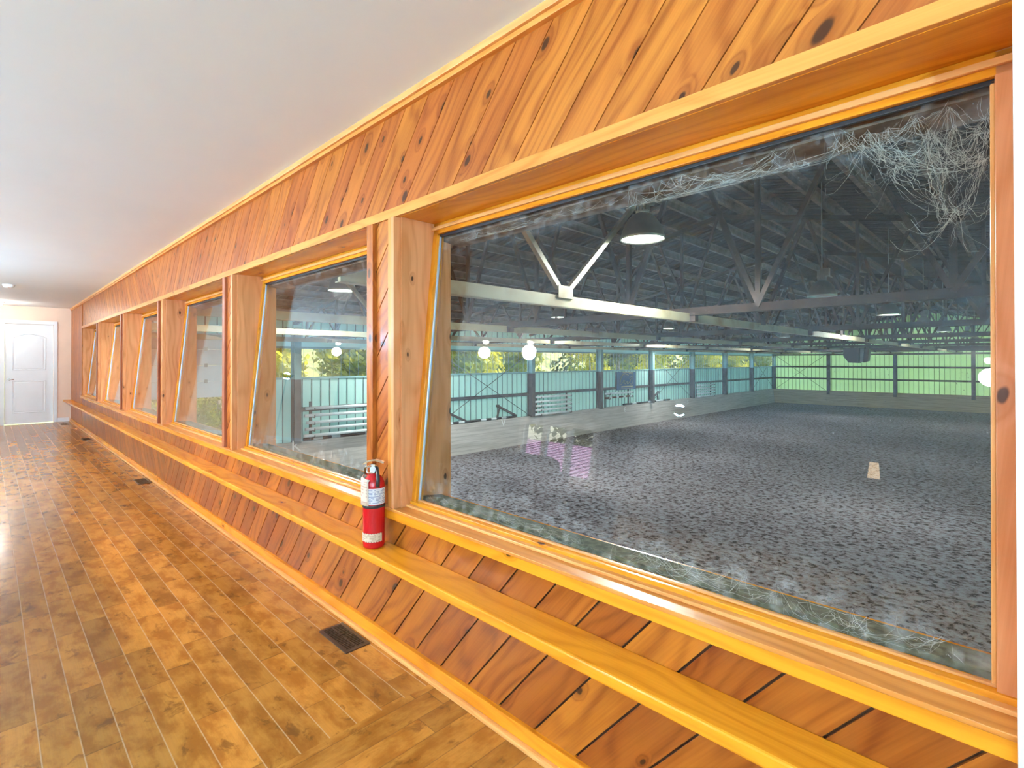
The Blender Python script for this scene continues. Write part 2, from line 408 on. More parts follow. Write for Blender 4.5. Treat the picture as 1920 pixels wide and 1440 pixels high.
# ------------------------------------------------------------------ the viewing room
# diagonal boards
def clip(poly, nx, ny, d, keep_less=True):
    out = []; sgn = 1 if keep_less else -1
    f = lambda p: sgn*(p[0]*nx+p[1]*ny-d)
    for i in range(len(poly)):
        a, b = poly[i], poly[(i+1) % len(poly)]; fa, fb = f(a), f(b)
        if fa <= 0: out.append(a)
        if (fa < 0 < fb) or (fb < 0 < fa):
            t = fa/(fa-fb); out.append((a[0]+(b[0]-a[0])*t, a[1]+(b[1]-a[1])*t))
    return out
def diag_boards(name, regions, y0, mat, gap=.004, depth=.007, w=.129, parent=None, off=0.0):
    mb = MB(); tones = []
    for poly, sg in regions:
        L = math.hypot(1, 1.18); n = (1.18*sg/L, 1/L); d = (1/L, -1.18*sg/L)
        vals = [p[0]*n[0]+p[1]*n[1] for p in poly]
        k0, k1 = math.floor((min(vals)-off)/w), math.ceil((max(vals)-off)/w)
        for k in range(k0, k1):
            q = clip(poly, n[0], n[1], k*w+off+gap/2, False)
            if len(q) < 3: continue
            q = clip(q, n[0], n[1], (k+1)*w+off-gap/2, True)
            if len(q) < 3: continue
            q2 = []
            for p in q:
                if not q2 or math.hypot(p[0]-q2[-1][0], p[1]-q2[-1][1]) > 1e-4: q2.append(p)
            if len(q2) > 2 and math.hypot(q2[0][0]-q2[-1][0], q2[0][1]-q2[-1][1]) < 1e-4: q2.pop()
            if len(q2) < 3: continue
            rnd = random.Random(k*7+int(sg*13)+len(name)); ru, rv, tn = rnd.random()*50, rnd.random()*50, rnd.random()
            uv = [(p[0]*d[0]+p[1]*d[1]+ru, p[0]*n[0]+p[1]*n[1]+rv) for p in q2]
            mb.face([(p[0], y0, p[1]) for p in q2], 0, uv); tones.append(tn)
            for i in range(len(q2)):
                a, b = q2[i], q2[(i+1) % len(q2)]
                mb.face([(a[0], y0, a[1]), (b[0], y0, b[1]), (b[0], y0+depth, b[1]), (a[0], y0+depth, a[1])], 0, [uv[i], uv[(i+1) % len(q2)], uv[(i+1) % len(q2)], uv[i]]); tones.append(tn*.6)
    for poly, sg in regions:
        mb.face([(p[0], y0+depth, p[1]) for p in poly], 1); tones.append(.5)
    o = mb.build(name, [mat, M_groove], parent, normals=False)
    set_tone(o, tones)
    if parent is None: o['kind'] = 'structure'
    return o
XV = 6.69   # the boards change direction here
diag_boards('wall_right_upper_boards', [([(0, HT-.004), (XV, HT-.004), (XV, 2.405), (0, 2.405)], 1), ([(XV, HT-.004), (XEND, HT-.004), (XEND, 2.405), (XV, 2.405)], -1)], 1.284, M_pine, off=.052)
XV2 = 6.25
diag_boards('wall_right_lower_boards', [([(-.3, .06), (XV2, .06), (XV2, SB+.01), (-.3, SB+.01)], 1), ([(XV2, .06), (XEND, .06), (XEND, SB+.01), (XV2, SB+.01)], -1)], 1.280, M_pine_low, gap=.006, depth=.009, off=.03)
# core of the wall around the windows
mb = MB()
mb.box(-.35, XCORN, 1.292, 1.56, HB, CEIL+.02, grain=0)
mb.box(-.35, XCORN, 1.290, 1.56, -.02, .60, grain=0)
mb.box(XEND, XCORN, 1.292, 1.56, .60, HB, grain=2)
o = mb.build('wall_right', M_trimw, kind='structure', normals=False); set_tone(o)
# posts between the windows
for i, c in enumerate(POSTS):
    root = struct_root('trim_%d' % (i+1), (c, 1.29, ST))
    mb = MB(); mb.box(c-PW, c+PW, 1.284, 1.56, SB+.01, HB+.01); o = mb.build('post_core', M_jamb, root); set_tone(o)
    diag_boards('post_boards', [([(c-.060, ST), (c+.060, ST), (c+.060, HB), (c-.060, HB)], 1)], 1.272, M_pine, gap=.006, depth=.008, parent=root, off=.03)
    for a, b, m in ((c-PW, c-PW+.022, M_jamb), (c-PW+.022, c-.062, M_trimw), (c+.062, c+PW, M_red if i else M_pine)):
        mb = MB(); mb.box(a, b, 1.252 if m is not M_trimw else 1.256, 1.286, ST if i == 0 and a > c else ST-.002, HB-.002); o = mb.build('post_casing', m, root, bevel=.0015); set_tone(o)
# end boards running upright
mb = MB(); tones = []
x = XEND
k = 0
while x < XCORN-.02:
    x2 = min(x+.125, XCORN); n0 = len(mb.f)
    mb.box(x+.002, x2-.002, 1.274, 1.295, .0, 2.41, grain=2); tones += [random.random()]*(len(mb.f)-n0); x = x2
o = mb.build('wall_right_end_boards', M_pine, kind='structure', normals=False); set_tone(o, tones)
# head casing, crown, sill cap
def longtrim(name, segs, Y0, Y1, z0, z1, mat, bev=.002):
    root = struct_root(name, (segs[0][0], Y0, z0))
    for a, b in segs:
        mb = MB(); mb.box(a, b-.0015, Y0, Y1, z0, z1, grain=0); o = mb.build('trim_board', mat, root, bevel=bev); set_tone(o, [random.random()*.6+.2]*6)
    return root
longtrim('trim_11', [(-.002, 3.1), (3.1, 5.3), (5.3, 9.7), (9.7, XEND)], 1.262, 1.30, HB, HT, M_trimw)
longtrim('trim_12', [(-.002, 4.4), (4.4, 8.9), (8.9, XCORN)], 1.262, 1.30, 2.398, 2.418, M_trimw)
longtrim('trim_13', [(-.002, 4.4), (4.4, 8.9), (8.9, XCORN)], 1.250, 1.30, 2.418, 2.446, M_base)
longtrim('trim_14', [(-.002, 2.13), (2.13, 3.57), (3.57, 6.5), (6.5, XEND)], 1.252, 1.30, SB, ST-.012, M_sill)
longtrim('trim_15', [(-.002, 2.13), (2.13, 3.57), (3.57, 6.5), (6.5, XEND)], 1.244, 1.35, ST-.012, ST, M_trimw)
# baseboard and quarter round
longtrim('baseboard_right', [(-.3, 5.2), (5.2, 9.8), (9.8, XCORN)], 1.262, 1.295, 0, .068, M_sill, .003)
longtrim('baseboard_right_shoe', [(-.3, 5.2), (5.2, 9.8), (9.8, XCORN)], 1.243, 1.265, 0, .020, M_base, .006)
# windows
def window(i, X0, X1):
    root = struct_root('window_%d' % (i+1), (X0, 1.30, ST))
    # sloping plane of the glass: Y at height z
    Yg = lambda z: 1.348+(z-.655)*(.118/1.19)
    ZB, ZT = .655, 1.905
    mb = MB(); mb.box(X0, X1, 1.28, 1.56, HB-.001, HB+.012, grain=0); o = mb.build('soffit', M_sill, root); set_tone(o)
    mb = MB(); mb.box(X0, X1, 1.30, 1.56, ST-.04, ST-.001, grain=0); o = mb.build('sill', M_sill, root); set_tone(o)
    for side, xa, xb in ((0, X0, X0+.012), (1, X1-.012, X1)):
        mb = MB(); mb.box(xa, xb, 1.286, 1.56, ST, HB, grain=2); o = mb.build('jamb', M_jamb if not (i == 0 and side == 0) else M_sill, root); set_tone(o, [random.random()]*6)
    # sloping frame: two layers
    def sl(name, xa, xb, za, zb, d0, d1, mat, grain):
        mb = MB(); c = []
        for x in (xa, xb):
            for d in (d0, d1):
                for z in (za, zb): c.append((x, Yg(z)+d, z))
        mb.hexa(c, 0, grain); o = mb.build(name, mat, root, bevel=.002); set_tone(o, [random.random()]*6)
    a, b = X0+.012, X1-.012; fw_ = .030
    sl('frame_rail', a, b, ZT-.038+.01, ZT+.024, -.012, .03, M_sill, 0)
    sl('frame_bead', a, b, ZT-.010, ZT+.006, -.024, -.011, M_base, 0)
    sl('frame_rail', a, b, ST, ZB+.012, -.020, .03, M_sill, 0)
    sl('frame_bead', a, b, ST, ST+.010, -.040, -.019, M_base, 0)
    for xa, xb in ((a, a+fw_), (b-fw_, b)):
        sl('frame_stile', xa, xb, ST, HB, -.012, .03, M_sill if xa > a else M_jamb, 2)
    for xa, xb in ((a+fw_, a+fw_+.008), (b-fw_-.008, b-fw_)):
        sl('glazing_strip', xa, xb, ZB+.012, ZT-.03, .002, .012, M_gasket if xa > a+.1 else M_base, 2)
    sl('glazing_strip', a+fw_, b-fw_, ZT-.040, ZT-.028, .002, .012, M_blackp, 0)
    sl('glazing_strip', a+fw_, b-fw_, ZB+.012, ZB+.018, .0, .012, M_base, 0)
    mb = MB(); c = []
    for x in (a+.02, b-.02):
        for d in (.010, .016):
            for z in (ZB, ZT-.02): c.append((x, Yg(z)+d, z))
    mb.hexa(c); mb.build('pane', M_glass, root)
    # timber frame on the arena side
    for xa, xb, za, zb, m in ((a, b, ST-.02, ZB+.024, M_moss), (a, b, ZT-.046, ZT+.02, M_outframe)):
        mb = MB(); c = []
        for x in (xa, xb):
            for d in (.035, .15):
                for z in (za, zb): c.append((x, Yg(z)+d, z-(d-.035)*.12))
        mb.hexa(c, 0, 0); mb.build('outer_frame', m, root)
    return root
for i, (a, b) in enumerate(WIN): window(i, a, b)
# ledge shelf
sh = thing('wall_ledge', 'long orange pine ledge shelf running below all the windows along the panelled wall', 'shelf', (0, 1.28, .437))
for a, b in ((-.3, 4.42), (4.42, 9.6), (9.6, XCORN)):
    mb = MB(); mb.box(a, b-.002, 1.142, 1.281, .437, .473, grain=0); o = mb.build('board', M_sill, sh, bevel=.006); set_tone(o, [random.random()*.5+.25]*6)
# white wall going on at the right edge, a little proud of the panelling
mb = MB(); mb.box(-4.0, .013, 1.232, 1.30, .545, CEIL); mb.build('wall_front', M_wallw, kind='structure', bevel=.003)
# floor in two plank directions
mb = MB()
XS = 1.70
def fquad(x0, x1, y0, y1, swap):
    q = [(x0, y0, 0), (x1, y0, 0), (x1, y1, 0), (x0, y1, 0)]
    mb.face(q, 1 if swap else 0, [((p[1]+20, p[0]+20.0) if swap else (p[0]+20, p[1]+20-.067+.1003*10)) for p in q])
fquad(-4, XS, -4.6, 1.30, True); fquad(XS, XCORN, -4.6, 1.30, False)
mb.box(-4, XCORN, -4.6, 1.30, -.25, -.003)
mb.build('floor', [M_floor, M_floor2], kind='structure', normals=False)
mb = MB(); mb.box(-4.1, XCORN+.1, -4.7, 1.62, CEIL, CEIL+.12); mb.build('ceiling', M_ceil, kind='structure')
# far wall with door
mb = MB()
mb.box(XCORN, XCORN+.12, .985, 1.56, 0, CEIL); mb.box(XCORN, XCORN+.12, -4.7, .235, 0, CEIL); mb.box(XCORN, XCORN+.12, .235, .985, 2.075, CEIL)
mb.build('wall_back', M_peach, kind='structure')
mb = MB(); mb.box(XCORN-.015, XCORN, 1.03, 1.243, 0, .09); mb.box(XCORN-.015, XCORN, -4.6, .17, 0, .09); mb.build('baseboard_back', M_white, kind='structure', bevel=.004)
d = struct_root('door_1', (XCORN, .235, 0))
mb = MB()
for a, b, z0, z1 in ((.165, .235, 0, 2.15), (.985, 1.05, 0, 2.15), (.235, .985, 2.075, 2.15)):
    mb.box(XCORN-.02, XCORN, a, b, z0, z1)
mb.build('door_casing', M_white, d, bevel=.004)
mb = MB(); mb.box(XCORN+.02, XCORN+.06, .24, .98, .015, 2.07); ds = mb.build('door_leaf', M_white, d)
def arch_panel(y0, y1, z0, z1, rise):
    mb = MB(); N = 14; pts = [(y0, z0), (y1, z0)]
    for k in range(N+1):
        t = k/N; y = y1+(y0-y1)*t; pts.append((y, z1+rise*math.sin(math.pi*t)))
    cy, cz = (y0+y1)/2, (z0+z1)/2
    def ring(s, dx): return [(XCORN+.02-dx, cy+(p[0]-cy)*s, cz+(p[1]-cz)*(s if s == 1 else 1-(1-s)*.55)) for p in pts]
    rs = [ring(1, 0), ring(.965, .012), ring(.90, .004), ring(.86, .004), ring(.80, .010)]
    for A, B in zip(rs, rs[1:]):
        for k in range(len(A)):
            l = (k+1) % len(A); mb.face([A[k], A[l], B[l], B[k]])
    mb.face(rs[-1])
    for k in range(5):
        y = y0+.12+(y1-y0-.24)*k/4; mb.box(XCORN+.0085, XCORN+.02, y-.002, y+.002, z0+.12, z1-.05)
    mb.build('door_panel', M_white, ds)
arch_panel(.35, .87, 1.12, 1.80, .08); arch_panel(.35, .87, .23, .90, 0)
mb = MB(); mb.tube([(XCORN+.022, .30, .93), (XCORN-.03, .30, .93)], .012, 10); mb.tube([(XCORN-.03, .30, .93), (XCORN-.032, .38, .93)], .011, 10)
mb.tube([(XCORN+.02, .30, .93), (XCORN+.008, .30, .93)], .030, 16); mb.build('door_handle', M_chrome, ds)
# room walls behind the camera (seen mirrored in the glass), with a three-light window
yb = -4.6
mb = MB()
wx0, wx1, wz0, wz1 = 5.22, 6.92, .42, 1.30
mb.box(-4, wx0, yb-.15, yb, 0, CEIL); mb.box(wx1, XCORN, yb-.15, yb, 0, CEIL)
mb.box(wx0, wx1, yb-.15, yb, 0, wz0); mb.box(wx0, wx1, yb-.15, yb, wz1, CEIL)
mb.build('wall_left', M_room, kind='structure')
mb = MB(); mb.box(-4.12, -4, -4.6, 1.56, 0, CEIL); mb.box(-4, -.2, 1.30, 1.56, 0, CEIL); mb.build('wall_rear', M_wallw, kind='structure')
w7 = struct_root('window_7', (wx0, yb, wz0))
mb = MB()
for a, b, z0, z1 in ((wx0-.08, wx1+.08, wz0-.08, wz0+.03), (wx0-.08, wx1+.08, wz1-.03, wz1+.08), (wx0-.08, wx0+.04, wz0, wz1), (wx1-.04, wx1+.08, wz0, wz1)):
    mb.box(a, b, yb-.02, yb+.03, z0, z1)
for k in (1, 2):
    x = wx0+(wx1-wx0)*k/3; mb.box(x-.06, x+.06, yb-.05, yb+.02, wz0, wz1)
mb.build('window_frame', M_white, w7)

# registers in the floor
def vent(x0, x1, y0, y1, label):
    t = thing('floor_vent', label, 'floor vent', ((x0+x1)/2, (y0+y1)/2, .0), 'floor vents along the wall')
    mb = MB(); b = .016
    for a in ((x0, x1, y0, y0+b), (x0, x1, y1-b, y1), (x0, x0+b, y0+b, y1-b), (x1-b, x1, y0+b, y1-b)): mb.box(*a, .0, .005)
    mb.build('rim', M_vent, t)
    mb = MB(); mb.box(x0+b, x1-b, y0+b, y1-b, .0004, .0012); mb.build('duct_opening', M_black, t)
    mb = MB(); n = 17
    for k in range(n):
        x = x0+b+(x1-x0-2*b)*(k+.5)/n; mb.box(x-.003, x+.003, y0+b, y1-b, .0013, .0042)
    mb.box(x0+b, x1-b, (y0+y1)/2-.003, (y0+y1)/2+.003, .0013, .0045)
    mb.build('louvre', M_vent, t)
    mb = MB(); mb.box((x0+x1)/2+.02, (x0+x1)/2+.03, (y0+y1)/2-.012, (y0+y1)/2+.012, .0045, .010); mb.build('lever', M_vent, t)
vent(2.135, 2.40, 1.115, 1.235, 'bronze slotted floor vent nearest the camera, on the hardwood floor below the ledge')
vent(6.62, 6.92, 1.115, 1.235, 'dark floor vent second from the camera, beside the baseboard')
vent(10.95, 11.25, 1.10, 1.22, 'dark floor vent third from the camera, near the upright end boards')
vent(14.0, 14.3, 1.06, 1.18, 'small floor vent farthest away, in the corner by the white door')
# smoke detector and ceiling lamps
t = thing('smoke_detector', 'round white smoke detector on the ceiling at the far left', 'smoke detector', (10.8, .215, CEIL))
mb = MB(); mb.lathe((10.8, .215, CEIL), [(.0, -.045), (.05, -.045), (.062, -.03), (.07, -.012), (.07, 0)]); mb.build('housing', M_white, t)
mb = MB(); mb.lathe((10.8, .215, CEIL), [(.0, -.048), (.012, -.048), (.014, -.044)], 12); mb.build('test_button', M_chrome, t)
def ceil_lamp(X, Y, label, energy, proto=[None], r=.09):
    if proto[0] is None:
        t = thing('ceiling_lamp', label, 'ceiling lamp', (X, Y, CEIL), 'flush lamps on the room ceiling')
        mb = MB(); mb.lathe((X, Y, CEIL), [(.0, -.028), (.085, -.028), (.09, 0)]); mb.build('base_ring', M_white, t)
        mb = MB(); mb.lathe((X, Y, CEIL), [(.0, -.085), (.025, -.082), (.045, -.068), (.052, -.045), (.05, -.028)]); mb.build('glass_globe', M_globe, t)
        proto[0] = t
    else: t = dup(proto[0], (X, Y, CEIL), label)
    ld = bpy.data.lights.new('bulb_and_fill_light', 'POINT'); ld.energy = energy; ld.color = (1.0, .95, .87); ld.shadow_soft_size = r
    lo = bpy.data.objects.new('bulb_and_fill_light', ld); COL.objects.link(lo); lo.location = P(X, Y, CEIL-.22)
    return t
LE = 85
def fill_spot(a, b, en, ang):  # extra spot added to brighten floor and lower wall; no fixture of its own
    ld = bpy.data.lights.new('bulb_and_fill_light', 'SPOT'); ld.energy = en; ld.color = (1.0, .90, .72); ld.spot_size = R(ang); ld.spot_blend = .6; ld.shadow_soft_size = .10
    lo = bpy.data.objects.new('bulb_and_fill_light', ld); COL.objects.link(lo); lo.location = P(*a); lo.rotation_euler = (P(*b)-P(*a)).to_track_quat('-Z', 'Y').to_euler()
fill_spot((5.24, -2.70, 2.26), (3.4, .9, .1), 250, 62)
ceil_lamp(13.95, .14, 'lit flush ceiling lamp at the left edge in front of the white door', 9)
ceil_lamp(6.06, -2.55, 'lit ceiling lamp mirrored in the big pane as the larger starburst', LE)
ceil_lamp(5.24, -2.70, 'lit ceiling lamp mirrored in the big pane as the smaller starburst', LE)
ceil_lamp(.25, -4.1, 'lit ceiling lamp mirrored at the right edge of the big pane', LE*.35)
ceil_lamp(10.3, -2.2, 'added unseen ceiling lamp lighting the room farther down, opposite the far windows', LE*.5)  # extra lamp added out of view to light the far end
def fill_torchiere(X, Y, where, en=1150):  # uplighters added out of view to brighten the ceiling
    t = thing('fill_uplighter', 'added unseen uplighter brightening the ceiling %s' % where, 'floor lamp', (X, Y, 0), 'added unseen fill uplighters')
    m = MB(); m.lathe((X, Y, 0), [(.0, .02), (.14, .02), (.15, 0)], 20); m.tube([(X, Y, .02), (X, Y, 1.62)], .012); m.build('stand', M_blackp, t)
    m = MB(); m.lathe((X, Y, 1.6), [(.02, 0), (.10, .03), (.17, .10), (.165, .10), (.09, .035), (.0, .02)], 24); m.build('lamp_bowl', M_blackp, t)
    ld = bpy.data.lights.new('bulb_and_fill_light', 'POINT'); ld.energy = en; ld.color = (.47, .92, 1.26); ld.shadow_soft_size = .08
    lo = bpy.data.objects.new('bulb_and_fill_light', ld); COL.objects.link(lo); lo.location = P(X, Y, 1.66)
fill_torchiere(-2.4, -2.9, 'behind the camera'); fill_torchiere(3.4, -3.9, 'beyond the sofa'); fill_torchiere(8.2, -2.4, 'in the middle of the room', 520); fill_torchiere(12.6, -2.2, 'near the white door', 90)
# things of the room seen only as mirror images
t = thing('sofa', 'dark teal sofa mirrored in the lower left of the big pane', 'sofa', (4.6, -1.0, 0))
M_sofa = plain('dark_teal_fabric', (.012, .022, .026), .85); M_cush = plain('brown_cushion', (.035, .018, .012), .8)
mb = MB(); mb.box(2.75, 6.3, -1.55, -.65, .06, .42); mb.build('seat_base', M_sofa, t, bevel=.03)
mb = MB(); mb.box(2.75, 6.3, -.80, -.55, .30, .76); mb.build('backrest', M_sofa, t, bevel=.04)
for a in (2.75, 6.08):
    mb = MB(); mb.box(a, a+.22, -1.55, -.60, .1, .60); mb.build('armrest', M_sofa, t, bevel=.04)
for k in range(4):
    mb = MB(); mb.box(3.0+k*.78, 3.72+k*.78, -1.0, -.78, .42, .86); mb.build('back_cushion', M_cush, t, bevel=.08)
for nm, x0, x1, z0, z1, lb in (('picture_frame', 4.45, 4.9, .68, 1.38, 'tall dark framed picture mirrored right of the three-part window'), ('picture_frame', 3.30, 3.95, .90, 1.55, 'dark framed picture mirrored in the middle of the big pane')):
    t = thing(nm, lb, 'picture', ((x0+x1)/2, yb, z0))
    mb = MB(); mb.box(x0, x1, yb, yb+.03, z0, z1); mb.build('frame', M_blackp, t)
    mb = MB(); mb.box(x0+.05, x1-.05, yb+.03, yb+.033, z0+.05, z1-.05); mb.build('canvas', plain('dark_picture', (.06, .06, .04), .6, var=.6, scale=7), t)
t = thing('table_lamp', 'small warm lit lamp mirrored on the arena ground in the big pane', 'lamp', (1.1, -3.6, 0))
mb = MB(); mb.tube([(1.1, -3.6, 0), (1.1, -3.6, 1.1)], .012); mb.lathe((1.1, -3.6, 0), [(.0, .02), (.13, .02), (.14, 0)]); mb.build('stand', M_blackp, t)
mb = MB(); mb.lathe((1.1, -3.6, 0), [(.055, 1.08), (.04, 1.24)], 16); mb.build('lamp_shade', M_warm, t)

# ------------------------------------------------------------------ fire extinguisher
ex, ey, ez = 2.055, 1.205, .474
t = thing('fire_extinguisher', 'red fire extinguisher with a paper tag standing on the pine ledge', 'fire extinguisher', (ex, ey, ez))
r = .0475
mb = MB(); mb.lathe((ex, ey, ez), [(.0, .004), (r*.86, .0), (r*.97, .005), (r, .016), (r, .265), (r*.96, .283), (r*.80, .300), (r*.52, .314), (r*.34, .320), (0.001, .321)], 40); body = mb.build('cylinder', M_red_ext, t)
mb = MB(); mb.lathe((ex, ey, ez), [(r+.0012, .176), (r+.0022, .178), (r+.0022, .187), (r+.0012, .189)], 40); mb.build('rubber_band', M_blackp, t)
mb = MB(); mb.lathe((ex, ey, ez), [(.0, .318), (.017, .318), (.018, .330), (.013, .334), (.013, .352), (.016, .354), (.015, .362), (0, .363)], 20)
mb.box(ex-.012, ex+.012, ey-.010, ey+.010, ez+.335, ez+.358)
valve = mb.build('valve', M_chrome, t)
def E(a, h, z):   # a to the right of the lever line, h towards the room, z up
    return (ex-.707*a-.707*h, ey+.707*a-.707*h, ez+z)
mb = MB(); mb.tube([E(0, .008, .342), E(0, .024, .342)], .0125, 16); mb.build('gauge', M_white, valve)
mb = MB(); mb.bar(E(-.046, 0, .362), E(-.020, 0, .376), .022, .007); mb.bar(E(-.020, 0, .376), E(.008, 0, .380), .022, .007); mb.bar(E(.008, 0, .380), E(.046, 0, .368), .022, .007)
mb.build('lever', M_chrome, valve)
mb = MB(); mb.bar(E(-.036, 0, .346), E(.006, 0, .358), .020, .007); mb.bar(E(-.036, 0, .346), E(-.034, 0, .312), .018, .006); mb.bar(E(.004, .004, .366), E(.022, .012, .300), .010, .008); mb.build('handle', M_chrome, valve)
mb = MB(); mb.tube([E(-.018+.013*math.cos(q), .014, .338+.013*math.sin(q)) for q in [i*.5236 for i in range(13)]], .0012, 6); mb.build('safety_pin', M_chrome, valve)
mb = MB(); mb.tube([E(.008, .006, .350), E(.018, .014, .346), E(.024, .026, .325), E(.028, .038, .300), E(.027, .043, .268)], [.007, .007, .0075, .008, .0085], 10); mb.build('nozzle_hose', M_blackp, t)
def curved_label(name, a0, a1, z0, z1, mat, dr=.0012, parent=t):
    mb = MB(); n = 14; c = P(ex, ey, ez)
    for k in range(n):
        A, B = a0+(a1-a0)*k/n, a0+(a1-a0)*(k+1)/n
        q = []
        for a, z in ((A, z0), (B, z0), (B, z1), (A, z1)):
            q.append(c+Vector(((r+dr)*math.cos(a), (r+dr)*math.sin(a), z)))
        mb.face(q, 0, [(k/n, 0), ((k+1)/n, 0), ((k+1)/n, 1), (k/n, 1)], smooth=True, raw=True)
    return mb.build(name, mat, parent, normals=False)
def print_mat(name, paper, ink, lines, words, border=False):
    t_ = NT(name); u, v, _ = t_.sep(t_.uv())
    row = t_.math('FLOOR', t_.math('MULTIPLY', v, lines)); fr = t_.math('FRACT', t_.math('MULTIPLY', v, lines))
    wd = t_.white(t_.comb(row, t_.math('FLOOR', t_.math('MULTIPLY', u, words)), 1.0))['Value']
    m = t_.math('MULTIPLY', t_.smooth(t_.math('ABSOLUTE', t_.math('SUBTRACT', fr, .5)), .30, .20), t_.math('GREATER_THAN', wd, .35))
    ins = t_.math('MULTIPLY', t_.smooth(t_.math('ABSOLUTE', t_.math('SUBTRACT', u, .5)), .44, .42), t_.smooth(t_.math('ABSOLUTE', t_.math('SUBTRACT', v, .5)), .44, .42))
    m = t_.math('MULTIPLY', m, ins)
    col = t_.mix(t_.math('MULTIPLY', m, .7), paper, ink)
    if border:
        dash = t_.math('GREATER_THAN', t_.math('FRACT', t_.math('ADD', t_.math('MULTIPLY', u, 10.0), v)), .55)
        e = t_.math('MULTIPLY', t_.math('SUBTRACT', 1.0, t_.smooth(t_.math('ABSOLUTE', t_.math('SUBTRACT', v, .5)), .46, .41)), dash)
        col = t_.mix(e, col, (.30, .04, .03))
    return t_.base(col, .5)
curved_label('instruction_label', -1.25, .85, .192, .262, print_mat('extinguisher_label', (.80, .80, .84), (.08, .12, .35), 13, 14))
curved_label('inspection_sticker', -2.1, .25, .030, .068, print_mat('inspection_sticker', (.72, .58, .42), (.35, .16, .08), 9, 12, True))
# paper tag hanging to the left
mb = MB(); c = P(ex, ey, ez)
def tagpt(s_, z): # s_ 0..1 across the tag
    a = -2.75+(1.75)*s_
    rr_ = r+.004+.006*(1-s_)
    return c+Vector((rr_*math.cos(a), rr_*math.sin(a), z))
N = 8
zs = [.188, .21, .24, .27, .292, .300]
for i in range(N):
    for j in range(len(zs)-1):
        f_ = lambda a, b: tagpt(a/N, zs[b]+.012*(1-a/N)*(b/4)) + Vector((.003, .006, 0))*(b == 5)
        mb.face([f_(i, j), f_(i+1, j), f_(i+1, j+1), f_(i, j+1)], 0, [(i/N, j/5), ((i+1)/N, j/5), ((i+1)/N, (j+1)/5), (i/N, (j+1)/5)], smooth=True, raw=True)
tg = mb.build('paper_tag', print_mat('paper_tag', (.78, .62, .50), (.55, .30, .22), 11, 7), t, merge=True)
sm = tg.modifiers.new('thick', 'SOLIDIFY'); sm.thickness = .0015

# ------------------------------------------------------------------ the riding arena
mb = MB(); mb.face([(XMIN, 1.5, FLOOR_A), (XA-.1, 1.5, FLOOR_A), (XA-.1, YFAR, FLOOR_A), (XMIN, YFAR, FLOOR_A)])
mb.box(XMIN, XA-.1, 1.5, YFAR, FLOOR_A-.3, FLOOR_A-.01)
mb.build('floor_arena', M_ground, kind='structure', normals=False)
GR = FLOOR_A-.05
mb = MB(); mb.box(XA+.05, 140, -60, 260, GR-.3, GR); mb.box(XMIN-60, XA+.05, YFAR+.1, 260, GR-.3, GR); mb.box(-60, 60, -60, -4.9, GR-.3, GR)
mb.build('floor_outdoors', M_grass, kind='structure')
TRY = [6.64+5.31*k for k in range(8)]
CY = [1.42]+TRY+[YFAR]
Z1, Z2, KT, GZ, EAVE = .80, 1.69, -1.19, -.20, 2.42
DOOR = (2.45, 5.65)
# side wall with the clerestory
def ribbed(mb, X, y0, y1, z0, z1, ribs=True, axis='Y', pitch=.3, t=.03, side=-1):
    if axis == 'Y': mb.box(X, X+t, y0, y1, z0, z1, 0)
    else: mb.box(y0, y1, X, X+t, z0, z1, 0)
    n0 = math.ceil(y0/pitch); k = n0
    while k*pitch < y1:
        y = k*pitch
        if axis == 'Y': mb.box(X-.018, X, y-.013, y+.013, z0, z1, 1)
        else: mb.box(y-.013, y+.013, X-.018, X, z0, z1, 1)
        k += 1
mb = MB()
for a, b in ((1.56, DOOR[0]), (DOOR[1], YFAR)):
    ribbed(mb, XA, a, b, KT-.05, Z1-.04)
ribbed(mb, XA, 1.56, YFAR, Z2+.35, EAVE+.25)
mb.box(XA, XA+.03, 1.56, YFAR, Z2+.04, Z2+.36, 0)
mb.build('wall_arena_side', [M_teal, M_rib], kind='structure')
mb = MB()
for a, b in ((1.56, DOOR[0]), (DOOR[1], YFAR)): mb.box(XA-.02, XA+.06, a, b, FLOOR_A, KT)
mb.build('wall_arena_side_footing', M_kick, kind='structure')
mb = MB(); ribbed(mb, YFAR, XMIN, XA+.03, KT-.05, 4.9, axis='X')
mb.build('wall_arena_far', [M_green, M_ribg], kind='structure')
mb = MB(); mb.box(XMIN-.05, XMIN, 1.5, YFAR, FLOOR_A, EAVE+.2); mb.build('wall_arena_near_side', M_teal, kind='structure')
mb = MB(); mb.box(XCORN, XA, 1.40, 1.56, FLOOR_A, 3.2); mb.box(XMIN, -.35, 1.40, 1.56, FLOOR_A, 3.2); mb.box(-.35, XCORN, 1.40, 1.56, FLOOR_A, -.26)
mb.box(XMIN, XA, 1.40, 1.56, CEIL+.14, 5.0)
mb.build('wall_arena_gallery', M_outframe, kind='structure')
# roof deck: corrugated sheets, ribs running down the slope
RZ = 4.63; SL = .2
mb = MB(); y = .9; pr = [(0, 0), (.11, 0), (.13, .035), (.19, .035), (.21, 0)]
prof = []
while y < YFAR+.8:
    for a, h in pr: prof.append((y+a, h))
    y += .24
for sgn, XE in ((1, XA+.5), (-1, XMIN-.5)):
    zr = RZ+.36; ze = zr-SL*abs(XE-XR)
    for (ya, ha), (yb2, hb) in zip(prof, prof[1:]):
        mb.face([(XR, ya, zr+ha), (XR, yb2, zr+hb), (XE, yb2, ze+hb), (XE, ya, ze+ha)])
    for k in range(1, 5):
        X = XR+(XE-XR)*k/5; zz = zr-SL*abs(X-XR)
        mb.box(X-.006, X+.006, 1.0, YFAR, zz-.006, zz)
    mb.face([(XR, .9, zr+.08), (XR, YFAR+.8, zr+.08), (XE, YFAR+.8, ze+.08), (XE, .9, ze+.08)])
